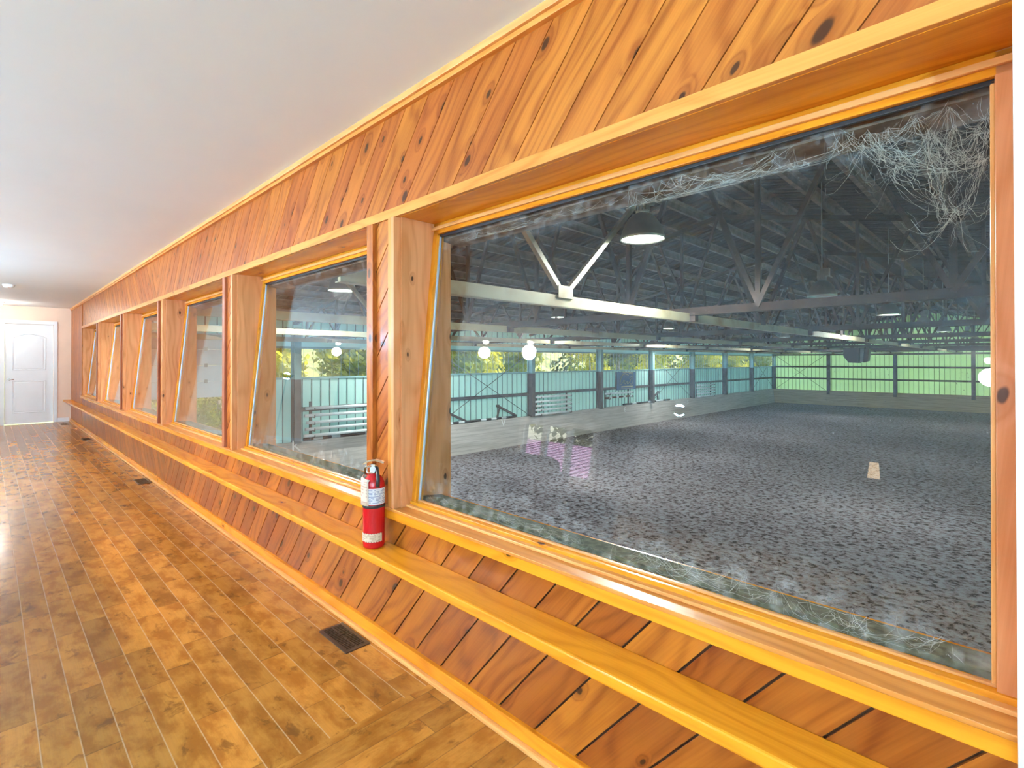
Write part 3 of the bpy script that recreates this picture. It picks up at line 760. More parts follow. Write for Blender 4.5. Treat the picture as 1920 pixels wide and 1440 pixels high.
mb.build('ceiling_arena', M_deck, kind='structure', normals=False)
ORD = ['nearest', 'second nearest', 'third nearest', 'fourth nearest', 'fifth nearest', 'sixth nearest', 'seventh nearest', 'eighth nearest', 'ninth nearest', 'farthest']
# purlins
proot = None; npur = 0
for side in (1, -1):
    for k in range(12):
        X = XR+side*(.46+.915*k); z = RZ+.06+.16-SL*abs(X-XR)
        if side == -1 and X < -1.2: break
        t = MB(); L = YFAR-1.6
        # Z section purlin: rounded web and two flanges
        w = .085
        prf = [(-w*.9, .085), (0, .085), (.022, .05), (.03, 0), (.022, -.05), (0, -.085), (w*.9, -.085), (w*.9, -.068)]
        for (a, h), (b, g) in zip(prf, prf[1:]):
            t.face([(X+a, 1.6, z+h), (X+b, 1.6, z+g), (X+b, YFAR-.02, z+g), (X+a, YFAR-.02, z+h)])
        npur += 1
        nm = 'on the slope towards the clerestory wall' if side == 1 else 'on the slope above the big pane'
        od = ('at the ridge' if k == 0 else 'number %d down from the ridge' % (k+1))
        o = t.build('roof_purlin', M_purlin if X < 5.4 else M_purlin_lit, base=(X, 1.6, z-.085), normals=False)
        sm_ = o.modifiers.new('thick', 'SOLIDIFY'); sm_.thickness = .004
        tag(o, 'steel purlin %s, %s' % (nm, od), 'purlin', 'purlins under the arena roof')
# trusses
NX = [XR-.9125-1.825*k for k in range(0, 4)][::-1]+[XR+.9125+1.825*k for k in range(0, 6)]
NX = sorted(NX)
def topz(X): return RZ-SL*abs(X-XR)
BZ = 1.955
XL = NX[0]-1.2
def make_truss(Y):
    t = thing('roof_truss', 'dark steel roof truss %s to the window', 'truss', (XR, Y, BZ), 'steel trusses across the arena')
    mb = MB()
    for s_ in (-.045, .045):
        mb.box(XMIN, XA-.1, Y+s_-.028, Y+s_+.028, BZ-.06, BZ-.052); 
        mb.box(XMIN, XA-.1, Y+s_-.004+(.02 if s_ > 0 else -.02)*0, Y+s_+.004, BZ-.06, BZ+.045)
    mb.build('bottom_chord', M_chord, t)
    mb = MB()
    for s_ in (-.035, .035):
        mb.bar((XR, Y+s_, RZ), (XA-.1, Y+s_, topz(XA-.1)), .05, .09); mb.bar((XR, Y+s_, RZ), (XMIN, Y+s_, topz(XMIN)), .05, .09)
    mb.build('top_chord', M_chord, t)
    allx = NX+[XR+.9125+1.825*5+.9]
    tops = [XR+1.825*k for k in range(-4, 6)]
    for X in NX:
        mb = MB(); mb.bar((X, Y, BZ), (X, Y, topz(X)), .06, .06); mb.build('vertical_strut', M_steel, t)
        for d in (-1, 1):
            X2 = X+d*.9125
            if X2 > XA-.3: continue
            mb = MB(); y_ = Y+d*.04; mb.bar((X, y_, BZ), (X2, y_, topz(X2)), .055, .055); mb.build('diagonal_strut', M_steel, t)
    for X in (3.2, 6.66, 10.15, 13.7):
        mb = MB(); mb.box(X-.09, X+.09, Y-.05, Y+.05, BZ-.14, BZ-.02); mb.build('gusset_plate', M_steel, t)
    return t
tr0 = make_truss(TRY[0])
tr0['label'] = 'dark steel roof truss nearest to the window, its bottom chord crossing the big pane'
for k, y in enumerate(TRY[1:]):
    dup(tr0, (XR, y, BZ), 'dark steel roof truss across the arena, %s to the window' % ORD[k+1])
# longitudinal ties and sway braces
nt = 0
TN = {0: 'first', 1: 'second', 2: 'third', 3: 'fourth', 4: 'fifth', 5: 'sixth', 6: 'seventh', 7: 'eighth', 8: 'ninth'}
ROWS = {3.2: 'row in front of the big pane', 6.66: 'row left of the speaker', 10.15: 'row third from the big pane', 13.7: 'row beside the clerestory'}
for X in (3.2, 6.66, 10.15, 13.7):
    ys = [1.56]+TRY+[YFAR-.05]
    for k, (a, b) in enumerate(zip(ys, ys[1:])):
        m = MB(); m.box(X-.02, X+.02, a+.06, b-.06, 1.815, 1.925); m.box(X-.02, X+.055, a+.06, b-.06, 1.812, 1.818)
        o = m.build('tie_beam', M_tie, base=(X, a, 1.815))
        tag(o, 'pale rusty tie beam, %s from the window in the %s' % (TN[k], ROWS[X]), 'beam', 'tie beams between the trusses')
    if X > 9: continue
    for k in range(0, 5):
        a, b = ys[k], ys[k+1]; c = (a+b)/2 if k else 3.95
        m = thing('sway_brace', 'V-shaped brace over the %s tie beam of the %s' % (TN[k], ROWS[X]), 'brace', (X, c, 1.92), 'V braces between the trusses')
        g = MB(); g.box(X-.03, X-.02, c-.11, c+.11, 1.90, 2.02); g.build('gusset_plate', M_tie if k < 1 else M_steel, m)
        tz = topz(X)
        g = MB(); g.bar((X, c-.08, 2.0), (X, max(c-2.55, 1.66), tz-.05), .05, .05); g.build('brace_arm', M_tie if k < 1 else M_steel, m)
        g = MB(); g.bar((X, c+.08, 2.0), (X, c+2.55, tz-.05), .05, .05); g.build('brace_arm', M_tie if k < 1 else M_steel, m)
# columns, girts and trim on the side wall
for k, y in enumerate(CY):
    if k == len(CY)-1: lab = 'steel corner column where clerestory wall and far green wall meet'
    else: lab = 'steel column on the clerestory wall, %s to the window' % ORD[k]
    t = thing('steel_column', lab, 'column', (XA, y, FLOOR_A), 'columns of the clerestory wall')
    w = .10
    yy = y if k else y+.25
    m = MB(); m.box(XA-.32, XA-.30, yy-w, yy+w, KT-.02, Z1-.06); m.box(XA-.03, XA-.01, yy-w, yy+w, KT-.02, Z1-.06); m.box(XA-.30, XA-.03, yy-.008, yy+.008, KT-.02, Z1-.06); m.build('lower_shaft', M_steel2, t)
    m = MB(); m.box(XA-.32, XA-.30, yy-w, yy+w, Z1-.06, EAVE-.1); m.box(XA-.03, XA-.01, yy-w, yy+w, Z1-.06, EAVE-.1); m.box(XA-.30, XA-.03, yy-.008, yy+.008, Z1-.06, EAVE-.1); m.build('upper_shaft', M_trimteal, t)
def girt(a, b, z, X=None, Y=None, mat=None, h=.13, name='wall_girt'):
    m = MB()
    if X is not None: m.box(X-.10, X, a, b, z-h/2, z-h/2+.02); m.box(X-.10, X-.08, a, b, z-h/2, z+h/2); m.box(X-.10, X, a, b, z+h/2-.02, z+h/2); return m.build(name, mat, base=(X, a, z))
    m.box(a, b, Y-.10, Y, z-h/2, z-h/2+.02); m.box(a, b, Y-.10, Y-.08, z-h/2, z+h/2); m.box(a, b, Y-.10, Y, z+h/2-.02, z+h/2); return m.build(name, mat, base=(a, Y, z))
for k, (a, b) in enumerate(zip(CY, CY[1:])):
    if k == 0: continue
    o = girt(a+.12, b-.12, GZ, X=XA-.02, mat=M_steel2); tag(o, 'dark wall girt below the clerestory in the %s bay from the window' % TN[k], 'girt', 'girts of the clerestory wall')
trm = struct_root('trim_21', (XA, 1.56, Z1))
for a, b in ((1.56, DOOR[0]), (DOOR[1], YFAR)):
    m = MB(); m.box(XA-.07, XA+.05, a, b, Z1-.06, Z1); m.build('sill_trim', M_trimteal, trm)
m = MB(); m.box(XA-.07, XA+.05, 1.56, YFAR, Z2, Z2+.06); m.build('head_trim', M_trimteal, trm)
for k, (a, b) in enumerate(zip(CY, CY[1:])):
    w8 = struct_root('window_%d' % (11+k), (XA, a, Z1))
    a2 = DOOR[1] if k == 0 else a
    m = MB(); m.box(XA+.02, XA+.024, a2+.05, b-.05, Z1, Z2); m.build('clear_sheet', M_clear, w8)
    m = MB(); n = int((b-a2)/.3)
    for j in range(1, n): m.box(XA+.015, XA+.03, a2+(b-a2)*j/n-.004, a2+(b-a2)*j/n+.004, Z1, Z2)
    m.build('sheet_ribs', M_rib, w8)
FX = [11.6, 7.1, 2.62, -1.9]
for k, x in enumerate(FX):
    m = MB(); m.box(x-.11, x+.11, YFAR-.32, YFAR-.30, KT-.3, 4.0); m.box(x-.008, x+.008, YFAR-.30, YFAR-.02, KT-.3, 4.0); m.box(x-.11, x+.11, YFAR-.03, YFAR-.01, KT-.3, 4.0)
    o = m.build('steel_column', M_steel2, base=(x, YFAR, KT)); tag(o, 'steel column on the far green wall, %s from the left corner' % TN[k], 'column', 'columns of the far green wall')
fx = [XA]+FX
for k, (a, b) in enumerate(zip(fx, fx[1:])):
    for z, nm in ((GZ, 'lower'), (Z1-.02, 'middle'), (1.80, 'upper')):
        o = girt(b+.12, a-.12, z, Y=YFAR-.02, mat=M_steel2); tag(o, '%s girt on the far green wall, %s bay from the left corner' % (nm, TN[k]), 'girt', 'girts of the far green wall')
# sloping kickboards
m = MB(); X0 = XA-.12
for a, b in ((DOOR[1]+.2, YFAR-.1),):
    m.face([(X0-.18, a, FLOOR_A), (X0-.18, b, FLOOR_A), (X0, b, KT), (X0, a, KT)]); m.face([(X0, a, KT), (X0, b, KT), (X0+.12, b, KT), (X0+.12, a, KT)])
    m.face([(X0-.18, a, FLOOR_A), (X0, a, KT), (X0+.12, a, KT), (X0+.12, a, FLOOR_A)])
m.box(X0-.20, XA, 1.58, DOOR[0]-.3, FLOOR_A, KT)
m.build('wall_arena_side_kickboard', M_kick, kind='structure', normals=False)
m = MB(); Yk = YFAR-.12
m.face([(XMIN, Yk-.18, FLOOR_A), (XA-.1, Yk-.18, FLOOR_A), (XA-.1, Yk, KT), (XMIN, Yk, KT)]); m.face([(XMIN, Yk, KT), (XA-.1, Yk, KT), (XA-.1, Yk+.12, KT), (XMIN, Yk+.12, KT)])
m.build('wall_arena_far_kickboard', M_kick2, kind='structure', normals=False)
# rod bracing
def rods(name, pts4, label):
    t = thing('rod_bracing', label, 'brace', pts4[0])
    a, b, c, d = pts4
    for p, q in ((a, c), (b, d)):
        g = MB(); g.tube([p, q], .014, 6); g.build('brace_rod', M_steel2, t)
X = XA-.14
for k in (2, 5, 8):
    a, b = CY[k], CY[k+1]; rods('r', [(X, a, KT), (X, b, KT), (X, b, Z2), (X, a, Z2)], 'crossed steel rods on the clerestory wall in the %s bay from the window' % TN[k])
rods('r', [(XA-.3, YFAR-.15, KT), (11.8, YFAR-.15, KT), (11.8, YFAR-.15, 1.8), (XA-.3, YFAR-.15, 1.8)], 'crossed steel rods on the far green wall beside the corner')
M_odoor = plain('pale_blue_white_door', (.72, .82, .92), .45, var=.02)
# overhead door, partly open
t = thing('overhead_door', 'white sectional overhead door, half raised, seen through the third and fourth windows', 'overhead door', (XA-.05, DOOR[0], .30))
for k in range(4):
    z = .31+.44*k; m = MB(); m.box(XA-.09, XA-.04, DOOR[0]-.05, DOOR[1]+.05, z, z+.435); m.build('door_section', M_odoor, t, bevel=.006)
    for y in (2.7, 4.2, 5.4):
        if k: m = MB(); m.box(XA-.105, XA-.09, y-.04, y+.04, z-.05, z+.05); m.build('hinge', M_ballast, t)
m = MB(); m.tube([(XA-.12, DOOR[0]-.1, FLOOR_A), (XA-.12, DOOR[0]-.1, 1.9), (XA-.4, DOOR[0]-.1, 2.15), (XA-1.8, DOOR[0]-.1, 2.2)], .03, 8); m.tube([(XA-.12, DOOR[1]+.1, FLOOR_A), (XA-.12, DOOR[1]+.1, 1.9), (XA-.4, DOOR[1]+.1, 2.15), (XA-1.8, DOOR[1]+.1, 2.2)], .03, 8); m.build('track', M_ballast, t)
# high bay lamps
def shade_parts(t, X, Y, zr, lit, ztop):
    m = MB(); m.tube([(X, Y, zr+.48), (X, Y, ztop)], .009, 6); m.build('hanging_rod', M_ballast, t)
    m = MB(); m.lathe((X, Y, zr), [(.235, 0), (.232, .03), (.215, .10), (.185, .17), (.14, .235), (.09, .275), (.075, .285), (.07, .285)], 28); o = m.build('lamp_shade', M_alu, t)
    s_ = o.modifiers.new('thick', 'SOLIDIFY'); s_.thickness = .004; shd = o
    m = MB(); m.tube([(X, Y, zr+.28), (X, Y, zr+.47)], .070, 12)
    for k in range(12):
        a = k*math.pi/6; m.bar((X+.07*math.cos(a), Y+.07*math.sin(a), zr+.31), (X+.07*math.cos(a), Y+.07*math.sin(a), zr+.46), .012, .02)
    m.box(X-.12, X+.02, Y-.05, Y+.05, zr+.36, zr+.50); m.build('ballast_housing', M_ballast, t)
    m = MB(); m.lathe((X, Y, zr), [(0, .012), (.10, .012), (.215, .016)] if lit else [(0, .10), (.06, .09), (.1, .10)], 24); m.build('lens', M_bulb if lit else M_unlit, shd)
protos = {}
def lamp(X, Y, zr, lit, label, e=None):
    ztop = RZ+.36-SL*abs(X-XR)
    t = thing('high_bay_lamp', label, 'lamp', (X, Y, zr), 'high bay lamps hanging under the arena roof'); shade_parts(t, X, Y, zr, lit, ztop)
    if lit:
        ld = bpy.data.lights.new('bulb_and_fill_light', 'SPOT'); ld.energy = e or 480; ld.color = (.94, 1.0, .97); ld.shadow_soft_size = .16; ld.spot_size = R(172); ld.spot_blend = .25
        lo = bpy.data.objects.new('bulb_and_fill_light', ld); COL.objects.link(lo); lo.location = P(X, Y, zr-.02)
LA = [(2.94, 4.98, 2.60, 1, 'large lit high bay lamp closest behind the big pane', 470),
 (2.59, 10.53, 2.44, 0, 'unlit high bay lamp on a long rod, right of the lit nearest one'),
 (2.28, 14.9, 2.36, 1, 'lit high bay lamp half hidden by the first truss chord at right', 260),
 (2.25, 20.5, 2.36, 0, 'unlit high bay lamp in the right row below the first chord'),
 (2.06, 23.7, 2.30, 1, 'lit high bay lamp at right just below the second chord', 80),
 (1.9, 31.5, 2.36, 0, 'small unlit high bay lamp far off in the right row'),
 (1.9, 36.8, 2.30, 1, 'tiny lit high bay lamp last in the right row', 120),
 (8.35, 4.28, 2.50, 1, 'lit high bay lamp seen through the fifth window'),
 (10.0, 12.1, 2.60, 1, 'lit high bay lamp hanging under the pale tie beam'),
 (9.73, 18.35, 2.52, 1, 'lit high bay lamp left of centre beyond the second truss', 330),
 (8.9, 22.9, 2.56, 0, 'small unlit high bay lamp above the middle clerestory'),
 (8.48, 27.8, 2.45, 1, 'lit high bay lamp above the corner of the arena', 260),
 (8.4, 38.0, 2.45, 1, 'tiny lit high bay lamp far behind above the corner', 200),
 (14.5, 10.2, 2.05, 1, 'small lit lamp close to the clerestory wall, left'),
 (14.5, 28.0, 2.05, 1, 'small lit lamp close to the clerestory wall, centre')]
for a in LA: lamp(*a)
# hanging speaker cluster
sx, sy = 5.45, 27.9
t = thing('hanging_speaker', 'black speaker cluster hanging under the ridge before the far wall', 'speaker', (sx, sy, 1.18))
m = MB()
def prism(m, pts, y0, y1):
    m.face([(x, y0, z) for x, z in pts]); m.face([(x, y1, z) for x, z in pts][::-1])
    for i in range(len(pts)):
        a, b = pts[i], pts[(i+1) % len(pts)]; m.face([(a[0], y0, a[1]), (b[0], y0, b[1]), (b[0], y1, b[1]), (a[0], y1, a[1])])
prism(m, [(sx+.50, 1.86), (sx+.50, 1.50), (sx+.30, 1.20), (sx-.10, 1.18), (sx-.12, 1.86)], sy-.25, sy+.25); m.build('front_cabinet', M_blackp, t)
m = MB(); prism(m, [(sx-.14, 1.84), (sx-.14, 1.22), (sx-.24, 1.22), (sx-.30, 1.84)], sy-.2, sy+.2); m.build('side_cabinet', M_ballast, t)
m = MB(); prism(m, [(sx-.33, 1.84), (sx-.26, 1.20), (sx-.44, 1.28), (sx-.48, 1.84)], sy-.2, sy+.2); m.build('side_cabinet', M_blackp, t)
m = MB(); m.tube([(sx, sy, 1.86), (sx, sy, 2.3)], .02, 6); m.tube([(sx-.3, sy, 1.84), (sx-.3, sy, 2.3)], .02, 6); m.box(sx-.5, sx+.5, sy-.03, sy+.03, 2.2, 2.26); m.build('hanging_bracket', M_steel, t)
# blue sign with gold line drawing
M_blue = plain('blue_sign_paint', (.035, .12, .30), .5, var=.06); M_gold = plain('gold_paint', (.62, .60, .38), .5, var=.05)
t = thing('wall_sign', 'square blue sign with a gold emblem on the clerestory wall', 'sign', (XA-.16, 25.1, -.30))
X = XA-.16; y0, y1, z0, z1 = 24.2, 26.1, -.31, .68
m = MB(); m.box(X, X+.04, y0, y1, z0, z1); m.build('panel', M_blue, t)
m = MB(); m.box(X+.01, X+.04, y0-.16, y0, z0+.05, z1); m.build('side_return', M_blackp, t)
def S2(u, v): return (X-.006, y0+(y1-y0)*u, z0+(z1-z0)*v)
m = MB()
def stroke(pts, r=.012): m.tube([S2(a, b) for a, b in pts], r, 5)
stroke([(.16, .40), (.17, .55), (.22, .72), (.31, .86), (.42, .90), (.52, .86), (.60, .80)], .017)
stroke([(.62, .86), (.64, .94), (.68, .86), (.72, .95), (.76, .87), (.80, .95), (.84, .86), (.85, .62), (.84, .42), (.78, .30), (.70, .30), (.66, .38), (.70, .46), (.72, .56), (.66, .62), (.74, .72), (.80, .74), (.78, .62), (.70, .56)], .013)
stroke([(.13, .34), (.22, .28), (.30, .42), (.34, .54), (.42, .50), (.36, .34), (.44, .32), (.50, .44), (.56, .44), (.52, .32), (.60, .34), (.64, .44)], .013)
m.build('emblem', M_gold, t)
m = MB()
rnd = random.Random(4); u = .22
while u < .86:
    w = .015+rnd.random()*.02; a, b = S2(u, .14), S2(u+w, .21); m.box(X-.008, X, a[1], b[1], a[2], b[2]); u += w+.012
a, b = S2(.2, .06), S2(.88, .075); m.box(X-.008, X, a[1], b[1], a[2], b[2])
u = .30
while u < .86:
    w = .012+rnd.random()*.018; a, b = S2(u, .95), S2(u+w, .99); m.box(X-.008, X, a[1], b[1], a[2], b[2]); u += w+.012
m.build('lettering', M_gold, t)
# jump poles on wall racks
M_pole = plain('white_pole_paint', (.74, .80, .84), .5); M_brown = plain('brown_pole_band', (.11, .05, .045), .6); M_dk = plain('dark_pole_band', (.05, .05, .06), .6)
def rack(y0, y1, zs, where, bands=False, prong=True):
    t = thing('pole_rack', 'steel wall rack holding the jump poles %s' % where, 'rack', (XA-.3, (y0+y1)/2, KT), 'pole racks on the clerestory wall')
    for y in (y0+.25, y1-.12):
        g = MB(); g.box(XA-.16, XA-.10, y-.03, y+.03, KT+.01, max(zs)+.2); upr = g.build('upright', M_steel2, t)
        for z in zs:
            g = MB(); g.bar((XA-.12, y, z-.06), (XA-.46, y, z-.06), .03, .02); g.bar((XA-.46, y, z-.07), (XA-.46, y, z+.02), .03, .02); g.build('arm', M_steel2, upr)
    for i, z in enumerate(zs):
        pos = 'lowest' if i == 0 else ('topmost' if i == len(zs)-1 else TN[i]+' from the bottom')
        g = MB(); xx = XA-.33; s_ = .02*((i*37) % 5-2)
        if bands and i == 0:
            g.tube([(xx, y0+s_, z), (xx, y1+s_, z)], .05, 10, mi=1)
            n = 4
            for j in range(n):
                a = y0+s_+(y1-y0)*(j+.55)/n*1.0; g.tube([(xx, a, z), (xx, a+.22, z)], .0515, 10, mi=0)
            o = g.build('jump_pole', [M_pole, M_brown], base=(xx, y0, z)); lab = 'brown and white banded jump pole, lowest on the rack %s'
        else:
            g.tube([(xx, y0+s_, z), (xx, y1+s_, z-.02)], .05, 10); o = g.build('jump_pole', M_pole, base=(xx, y0, z)); lab = 'white jump pole, '+pos+' on the rack %s'
        tag(o, lab % where, 'pole', 'jump poles on the wall racks')
rack(6.85, 9.75, [-1.00, -.80, -.60, -.38, -.16], 'behind the fifth window')
rack(17.4, 19.95, [-1.12, -.93, -.74, -.55, -.34], 'left of the blue sign')
rack(22.85, 25.5, [-.66, -.44], 'under the blue sign', bands=True)
rack(33.6, 36.2, [-1.12, -.93, -.74, -.55, -.36], 'right of the blue sign')
def band_pole(y0, y1, cols, lab):
    g = MB(); z = KT+.055; n = len(cols); xx = XA-.10
    for i, c in enumerate(cols):
        a = y0+(y1-y0)*i/n; g.tube([(xx, a, z), (xx, y0+(y1-y0)*(i+1)/n, z)], .05, 10, mi=c)
    o = g.build('jump_pole', [M_pole, M_brown, M_dk], base=(xx, y0, KT)); tag(o, lab, 'pole', 'banded poles lying on the kickboard')
band_pole(6.9, 9.9, [1, 0, 1, 0, 1, 1, 1, 0, 1, 0], 'brown and white banded pole lying on the kickboard behind the fifth window')
band_pole(12.2, 16.3, [2, 0, 2, 0, 2, 2, 2, 0, 2, 0, 2, 0, 2, 2], 'dark and white banded pole on the kickboard under the leaning stands')
band_pole(24.9, 30.2, [2, 2, 0, 2, 2, 2, 0, 2, 0, 0, 2, 2], 'dark and white banded pole on the kickboard right of the blue sign')
# slanted jump stands above the kickboard
def stand(y, mir, lab):
    t = thing('jump_stand', lab, 'jump stand', (XA-.2, y, KT), 'jump stands on the kickboard'); X = XA-.08; s = -1 if mir else 1
    g = MB(); g.bar((X, y, -.62), (X, y+s*1.15, -1.12), .07, .09); g.build('long_rail', M_steel2, t)
    g = MB(); g.bar((X, y+s*.10, -.66), (X, y-s*.04, KT), .06, .07); g.build('leg', M_steel2, t)
    g = MB(); g.box(X-.05, X+.05, y-.05, y+.07, -.66, -.56); g.build('cup', M_steel2, t)
stand(12.35, 0, 'slanted grey jump stand on the kickboard at the left edge of the big pane')
stand(15.25, 0, 'slanted grey jump stand on the kickboard before the first pole rack')
stand(28.8, 1, 'slanted grey jump stand on the kickboard right of the blue sign')
# dressage letters painted as flat boards
M_letter = plain('white_letter_paint', (.92, .92, .95), .6)
for ch, y, z, sz in (('K', 6.65, -1.32, .50), ('V', 15.5, -1.36, .42), ('E', 24.95, -1.42, .36), ('S', 32.5, -1.42, .34)):
    cu = bpy.data.curves.new('kickboard_letter', 'FONT'); cu.body = ch; cu.size = sz; cu.align_x = 'CENTER'; cu.align_y = 'CENTER'; cu.extrude = .004
    o = bpy.data.objects.new('kickboard_letter', cu); COL.objects.link(o)
    dg = bpy.context.evaluated_depsgraph_get(); me = bpy.data.meshes.new_from_object(o.evaluated_get(dg)); me.materials.clear(); me.materials.append(M_letter)
    bpy.data.objects.remove(o); o = bpy.data.objects.new('kickboard_letter', me); COL.objects.link(o)
    o.matrix_world = Matrix.Translation(P(XA-.14-.18*(KT-z)/(KT-FLOOR_A)-.012, y, z)) @ Matrix.Rotation(R(90), 4, 'Z') @ Matrix.Rotation(R(90), 4, 'X')
    tag(o, 'white letter %s on the grey kickboard under the clerestory' % ch, 'letter')

# ------------------------------------------------------------------ cobwebs just outside the glass
def web(name, label, seed, x0, x1, zlo, zhi, n, hang=.0, tri=False):
    rnd = random.Random(seed); m = MB()
    Yg = lambda z: 1.348+(z-.655)*(.118/1.19)+.022
    anchors = []
    while len(anchors) < 30:
        p, q = rnd.random(), rnd.random()
        if tri and p*.9+(1-q) > .72+.25*rnd.random(): continue
        anchors.append((x0+p*(x1-x0), zlo+q*(zhi-zlo)))
    for _ in range(n):
        a = rnd.choice(anchors); b = rnd.choice(anchors)
        if math.hypot(a[0]-b[0], a[1]-b[1]) > .55*max(x1-x0, .2): b = (a[0]+rnd.uniform(-.12, .12), a[1]+rnd.uniform(-.12, .12))
        sag = rnd.uniform(.0, .05)+hang*rnd.random(); pts = []; k = 7
        dy = rnd.uniform(0, .03)
        for i in range(k+1):
            t_ = i/k; x = a[0]+(b[0]-a[0])*t_+rnd.uniform(-.006, .006); z = a[1]+(b[1]-a[1])*t_-sag*4*t_*(1-t_)+rnd.uniform(-.006, .006)
            x = min(max(x, x0), x1); z = min(max(z, zlo), zhi); pts.append((x, Yg(z)+dy+.004, z))
        m.tube(pts, rnd.choice([.00013, .00016, .0002, .00036]), 3, cap=False)
    o = m.build(name, M_web, base=(x0, 1.4, zlo), normals=False); tag(o, label, 'cobweb')
web('cobweb', 'dense tangled cobweb in the upper right corner behind the big pane', 3, .05, .36, 1.52, 1.872, 330, .015, True)
web('cobweb', 'thin cobweb threads along the top edge of the big pane, right half', 5, .30, .95, 1.80, 1.865, 120, .02)
web('cobweb', 'thin cobweb threads along the top edge of the big pane, left half', 6, .95, 1.90, 1.83, 1.865, 60, .01)
web('cobweb', 'pale cobweb along the bottom edge of the big pane, left half', 8, 1.0, 1.90, .67, .70, 60)
web('cobweb', 'pale funnel cobweb at the bottom middle of the big pane', 9, .45, 1.0, .665, .74, 90)
web('cobweb', 'sparse cobweb at the bottom right of the big pane', 10, .06, .45, .66, .73, 70)
web('cobweb', 'cobweb in the top right of the fifth window', 12, 2.26, 2.7, 1.66, 1.865, 60, .03)

# ------------------------------------------------------------------ trees outside
def tree_mesh(seed, h, rw, nl, ls, crown0=.25):
    rnd = random.Random(seed); m = MB(); blobs = []
    for _ in range(16):
        a = rnd.random()*6.283; zz = h*(crown0+(1-crown0)*rnd.random()); q = rw*(.15+.6*rnd.random())*(1.1-.6*zz/h)
        blobs.append((Vector((q*math.cos(a), q*math.sin(a), zz)), rw*(.30+.25*rnd.random())))
    for _ in range(nl):
        c, r_ = rnd.choice(blobs); d = Vector((rnd.gauss(0, 1), rnd.gauss(0, 1), rnd.gauss(0, 1))).normalized()
        p = c+d*r_*(.75+.3*rnd.random()); n = (d+Vector((rnd.uniform(-.8, .8), rnd.uniform(-.8, .8), rnd.uniform(-.8, .8)))).normalized()
        s1 = n.orthogonal().normalized(); s2 = n.cross(s1); l = ls*(.6+.8*rnd.random())
        m.face([p-s1*l-s2*l*.5, p+s1*l-s2*l*.5, p+s1*l+s2*l*.5, p-s1*l+s2*l*.5], 0, raw=True)
    tk = MB(); tk.tube([(0, 0, 0), (.1, .05, h*.35), (-.05, .1, h*.75)], [.16, .12, .05], 8)
    return m, tk
TP = []
def tree(X, Y, z, kind, label, sc=1.0, cat='tree', group=None):
    if kind not in dict(TP):
        sd_, h, rw, nl, ls, mat, c0 = {'a': (1, 8.5, 3.0, 3000, .16, M_leaf, .12), 'b': (2, 9.5, 2.6, 3000, .16, M_leafd, .10), 'c': (3, 7.0, 2.8, 2600, .15, M_leaf, .05), 's': (4, 2.6, 1.3, 2600, .05, M_leafd, .10)}[kind]
        m, tk = tree_mesh(sd_, h, rw, nl, ls, c0)
        nm = 'leafy_tree' if kind != 's' else 'leafy_shrub'
        t = bpy.data.objects.new(nm, None); COL.objects.link(t); t['_base'] = [0, 0, 0]; t['category'] = cat; t['label'] = label
        m.build('foliage', mat, t, normals=False); tk.build('trunk', M_bark, t, normals=False); t['group'] = group; TP.append((kind, t))
    else:
        t = dup(dict(TP)[kind], (0, 0, 0), label)
    t.location = P(X, Y, z); t.scale = (sc, sc, sc); t.rotation_euler = (0, 0, random.random()*6.28); t['category'] = cat
    if group: t['group'] = group
    return t
random.seed(11)
pw = ['first', 'second', 'third', 'fourth', 'fifth', 'sixth', 'seventh', 'eighth', 'ninth', 'tenth', 'eleventh', 'twelfth', 'thirteenth', 'fourteenth', 'fifteenth', 'sixteenth', 'seventeenth', 'eighteenth', 'nineteenth', 'twentieth', 'twenty-first', 'twenty-second', 'twenty-third', 'twenty-fourth', 'twenty-fifth', 'twenty-sixth', 'twenty-seventh', 'twenty-eighth', 'twenty-ninth', 'thirtieth', 'thirty-first', 'thirty-second']
kinds = 'acabcacbacabcaabccabacacbacabcac'
y = 5.0
for i in range(17):
    X = 27+2.5*math.sin(i*1.7)+i*.4
    desc = {'a': 'yellow-green leafy tree', 'b': 'dark green leafy tree', 'c': 'broad yellowish tree'}[kinds[i]]
    tree(X, y, GR-1.0, kinds[i], '%s in the front row beyond the clerestory, %s from the left' % (desc, pw[i]), .95+.25*random.random(), group='front row of trees outside the clerestory')
    y += 5.2+i*.1
y = 8.0
for i in range(16):
    X = 37+1.5*math.sin(i*2.3)+i*.6
    desc = {'a': 'yellow-green leafy tree', 'b': 'dark green leafy tree', 'c': 'broad yellowish tree'}[kinds[-i-1]]
    tree(X, y, GR-.5, kinds[-i-1], '%s in the back row beyond the clerestory, %s from the left' % (desc, pw[i]), 1.1+.3*random.random(), group='back row of trees outside the clerestory')
    y += 5.9+i*.1
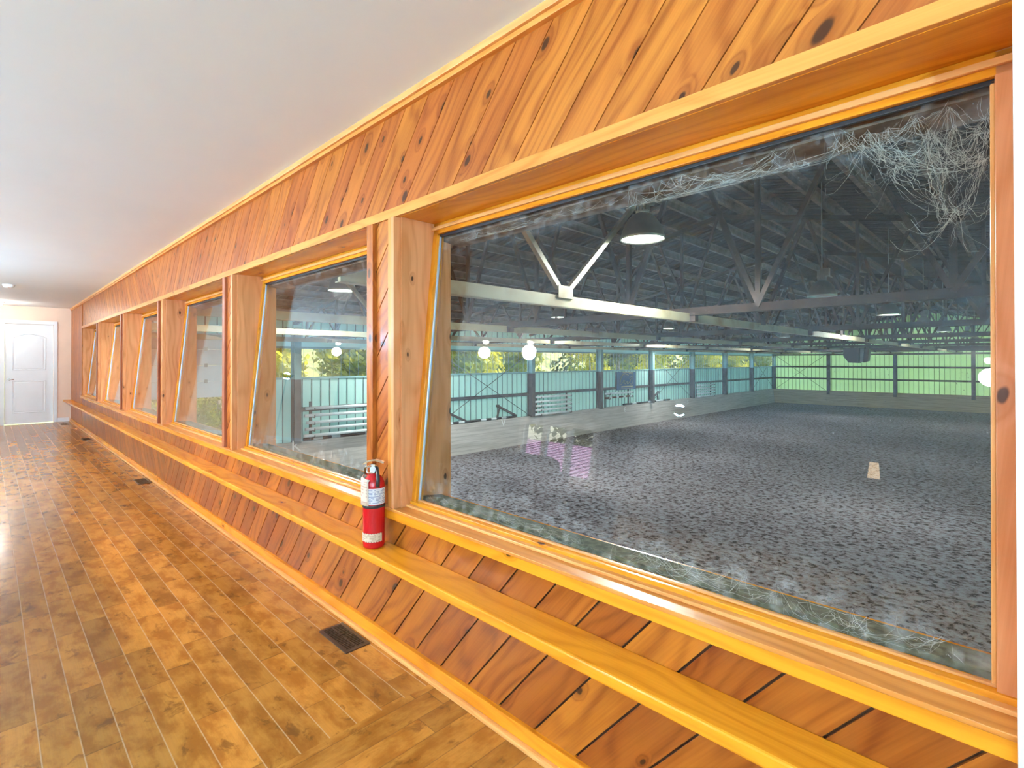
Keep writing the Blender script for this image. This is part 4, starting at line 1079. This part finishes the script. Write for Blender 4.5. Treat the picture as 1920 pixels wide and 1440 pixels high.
for i, (X, Y, s_) in enumerate(((19.6, 2.4, .95), (19.8, 4.9, .98), (20.2, 7.4, .95), (22.6, 3.6, 1.2), (22.9, 6.6, 1.2))):
    tree(X, Y, GR, 's', 'sunlit dark green shrub under the raised overhead door, %s from the left' % pw[i], s_, 'shrub', 'shrubs outside the overhead door')
m = MB(); N1, N2 = 60, 10
hr = random.Random(5)
hz = [[(46+8*j+hr.uniform(-1, 1), -20+4.2*i+hr.uniform(-1, 1), GR-.2+13*math.sin(min(1, j/7)*1.57)+hr.uniform(-.8, .8)*(j > 0)) for j in range(N2)] for i in range(N1)]
for i in range(N1-1):
    for j in range(N2-1): m.face([hz[i][j], hz[i+1][j], hz[i+1][j+1], hz[i][j+1]])
M_hill = plain('wooded_hillside', (.12, .125, .02), .95, var=.75, scale=.7)
m.build('trim_hillside', M_hill, kind='structure')
# roof and tree outside the room's own window (mirrored in the pane)
M_proof = plain('mauve_metal_roof', (.80, .48, .68), .5, var=.08)
t = thing('neighbouring_roof', 'mauve ribbed metal roof with a vent, mirrored in the big pane', 'roof', (8, -10, -1.5))
m = MB(); m.hexa([(x, y_, z_) for x in (4, 16) for y_, zz in ((-12.5, .95), (-6.2, -.35)) for z_ in (zz-.1, zz)]); m.build('roof_sheet', M_proof, t)
m = MB()
for k in range(40): m.bar((4+.3*k, -12.5, .96), (4+.3*k, -6.2, -.34), .03, .04)
m.build('standing_seams', plain('mauve_seam', (.34, .16, .28), .5), t)
m = MB(); m.tube([(9.6, -9.5, .2), (9.6, -9.5, .75)], .12, 12); m.build('vent_pipe', M_white, t)
m = MB(); m.box(4, 16, -12.4, -6.4, GR, -.45); m.build('wall_mass', M_wallw, t)
tree(11, -17, GR, 'b', 'dark green tree behind the mauve roof, mirrored in the big pane', 1.1, group='trees behind the mauve roof')
tree(14.5, -17, GR, 'a', 'yellow-green tree behind the mauve roof, mirrored in the big pane', 1.0, group='trees behind the mauve roof')
for o in bpy.data.objects:
    if '_base' in o: del o['_base']
